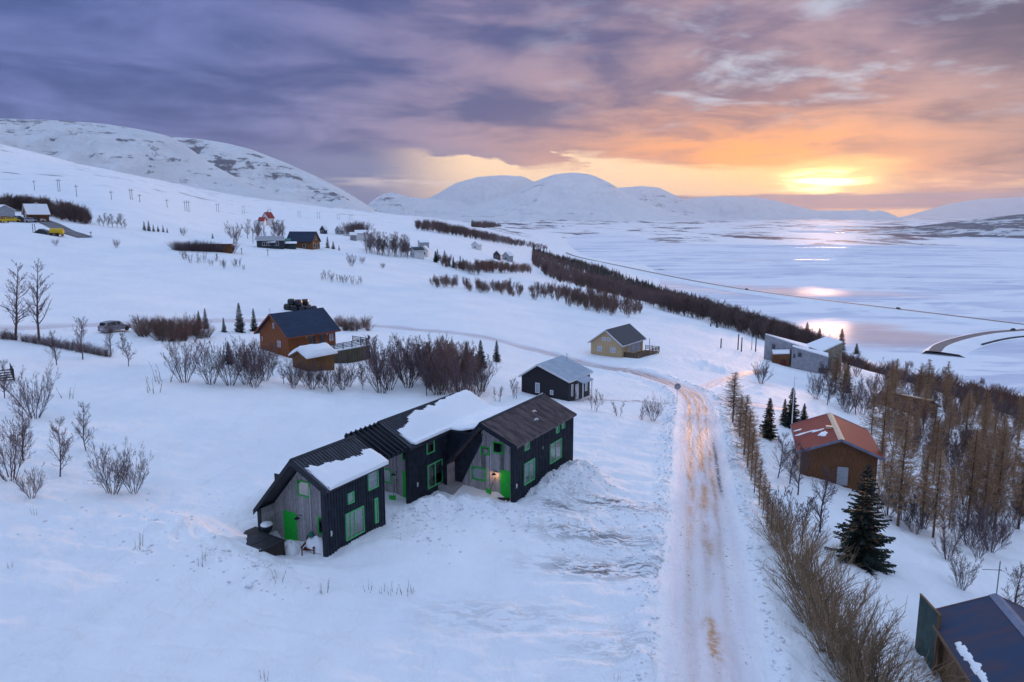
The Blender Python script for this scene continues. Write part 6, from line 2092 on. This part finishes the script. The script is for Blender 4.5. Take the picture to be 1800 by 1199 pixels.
# yellow digger and equipment at the farm
q = hit(79, 380)
dg = empty('digger', tuple(q), R(30), 'yellow digger parked before the grey barn at the farm', 'digger')
MB().box(-1.6, 1.6, -1.2, -.75, 0, .75).build('crawler_track', MATS['tyre'], dg)
MB().box(-1.6, 1.6, .75, 1.2, 0, .75).build('crawler_track', MATS['tyre'], dg)
MB().prism([(-1.9, .8), (1.2, .8), (1.2, 1.4), (.2, 1.9), (-1.9, 1.9)], 'y', -1.1, 1.1).build('body', MATS['yellow_paint'], dg)
MB().prism([(.1, 1.4), (1.25, 1.4), (1.05, 2.9), (.1, 2.9)], 'y', -1.05, .05).build('cab', MATS['glass_dark'], dg)
MB().beam((1.0, .5, 1.4), (2.8, .5, 3.4), .3, .4).beam((2.8, .5, 3.4), (4.3, .5, 2.0), .28, .34).build('boom', MATS['yellow_paint'], dg)
MB().prism([(4.0, 2.1), (4.6, 2.0), (4.7, 1.2), (4.2, 1.1)], 'y', .1, .9).build('bucket', MATS['dark_wall'], dg)
q = hit(100, 415)
yt = empty('tank_trailer', tuple(q), R(-5), 'yellow tank and dark trailer in the field below the farm', 'trailer')
MB().box(-7.2, .4, -1.0, 1.0, .5, .8).build('chassis', MATS['dark_wall'], yt)
MB().tube((-1.6, 0, 1.35), (1.8, 0, 1.35), .95, n=14).tube((1.8, 0, 1.35), (2.1, 0, 1.35), .95, .5, 14).build('tank', MATS['yellow_paint'], yt)
MB().prism([(-7, .8), (-2.2, .8), (-2.8, 1.5), (-4.6, 2.1), (-6.0, 1.3)], 'y', -.9, .9).build('load', MATS['bale_wrap'], yt)
for x in (-6.6, -5.9):
    MB().tube((x, -.9, .8), (x, -.9, 3.6), .09, n=6).build('stake', MATS['dark_wall'], yt)
for x in (-5.0, -1.0, 1.0):
    for y in (-1.0, 1.0):
        MB().tube((x, y - .12, .45), (x, y + .12, .45), .45, n=12).build('wheel', MATS['tyre'], yt)
cl_ = [(4, 388, 'yellow_paint', 'yellow tractor'), (14, 386, 'house_red', 'red pickup'), (22, 387, 'yellow_paint', 'yellow loader'), (28, 385, 'car_paint', 'grey car'), (36, 387, 'dark_wall', 'dark car'), (52, 388, 'grey_wall', 'pale grey car'), (61, 387, 'dark_wall', 'dark van'), (68, 387, 'white_wall', 'white car')]
for px, py, pt, nm in cl_:
    q = hit(px, py + 3)
    make_car('parked_car', '%s in the line of vehicles at the far left farm' % nm, 'car', (q[0], q[1], q[2]), prng.uniform(0, 3.1), pt, 'vehicles at the far left farm', simple=True)
# cars on the fjord roads
for px, py, pt, lab in [(1296, 511, 'dark_wall', 'dark car left on the straight fjord road'), (1556, 545, 'dark_wall', 'dark car in the middle of the fjord road'), (1783, 574, 'grey_wall', 'grey car right on the straight fjord road'), (1792, 582, 'dark_wall', 'dark car on the curved shore road at the right edge')]:
    c = up(px, py, -68.4)
    P_ = cw if 'curved' not in lab else cw2
    k = int(np.argmin(np.hypot(P_[:, 0] - c[0], P_[:, 1] - c[1])))
    k = min(max(k, 1), len(P_) - 2)
    dr = P_[k + 1] - P_[k - 1]
    make_car('car', lab, 'car', (P_[k][0], P_[k][1], -68.36), math.atan2(dr[1], dr[0]), pt, 'cars on the fjord roads', simple=True)


# ---------------------------------------------------------------- clods thrown up by the plough and by shovels
def clods():
    rng = np.random.default_rng(9)
    pts = []
    seg = ROAD[np.hypot(ROAD[:, 0], ROAD[:, 1]) < 120]
    tan = np.gradient(seg, axis=0); tan /= np.linalg.norm(tan, axis=1)[:, None]
    nor = np.stack([tan[:, 1], -tan[:, 0]], 1)
    for _ in range(1500):
        k = rng.integers(len(seg))
        sd = rng.choice((-1, 1))
        p = seg[k] + nor[k] * sd * (2.6 + abs(rng.normal(.3, .55))) + tan[k] * rng.uniform(-.5, .5)
        pts.append((p[0], p[1], abs(rng.normal(0, .055)) + .03))
    for mx, my, h, rad in MOUNDS:
        if h > .25 and np.hypot(mx, my) < 70:
            for _ in range(55):
                pts.append((mx + rng.normal(0, rad * .8), my + rng.normal(0, rad * .8), abs(rng.normal(0, .06)) + .03))
    for _ in range(420):
        w = up(rng.uniform(960, 1190), rng.uniform(865, 1015), -.4)
        pts.append((w[0], w[1], abs(rng.normal(0, .05)) + .02))
    pts = np.array(pts)
    b, a = hl(pts[:, 0], pts[:, 1])
    inside_ = ((b > -5.7) & (b < .15) & (a > 1.1) & (a < 5.5)) | ((b > -6.2) & (b < -.4) & (a > 9.6) & (a < 19.8)) | ((b > -.4) & (b < 5.8) & (a > 13.3) & (a < 22))
    pts = pts[~inside_]
    z = G(pts[:, 0], pts[:, 1])
    base = np.array([(1, 0, 0), (-1, 0, 0), (0, 1, 0), (0, -1, 0), (0, 0, 1), (0, 0, -1)], float)
    tri = np.array([(0, 2, 4), (2, 1, 4), (1, 3, 4), (3, 0, 4), (2, 0, 5), (1, 2, 5), (3, 1, 5), (0, 3, 5)])
    V, F = [], []
    for i, (x, y, r_) in enumerate(pts):
        q = base * r_ * rng.uniform(.6, 1.3, (6, 3))
        an = rng.uniform(0, 6.28)
        c, s_ = math.cos(an), math.sin(an)
        V.append(np.stack([q[:, 0] * c - q[:, 1] * s_ + x, q[:, 0] * s_ + q[:, 1] * c + y, q[:, 2] * .8 + z[i] + r_ * .25], 1))
        F.append(tri + 6 * i)
    o = link('snow_clods', raw_mesh('snow_clods', np.concatenate(V), np.concatenate(F)), MATS['snow_plain'], kind='stuff', smooth=True)
    tag(o, 'clods of ploughed snow along the lane and before the houses', 'snow')


clods()
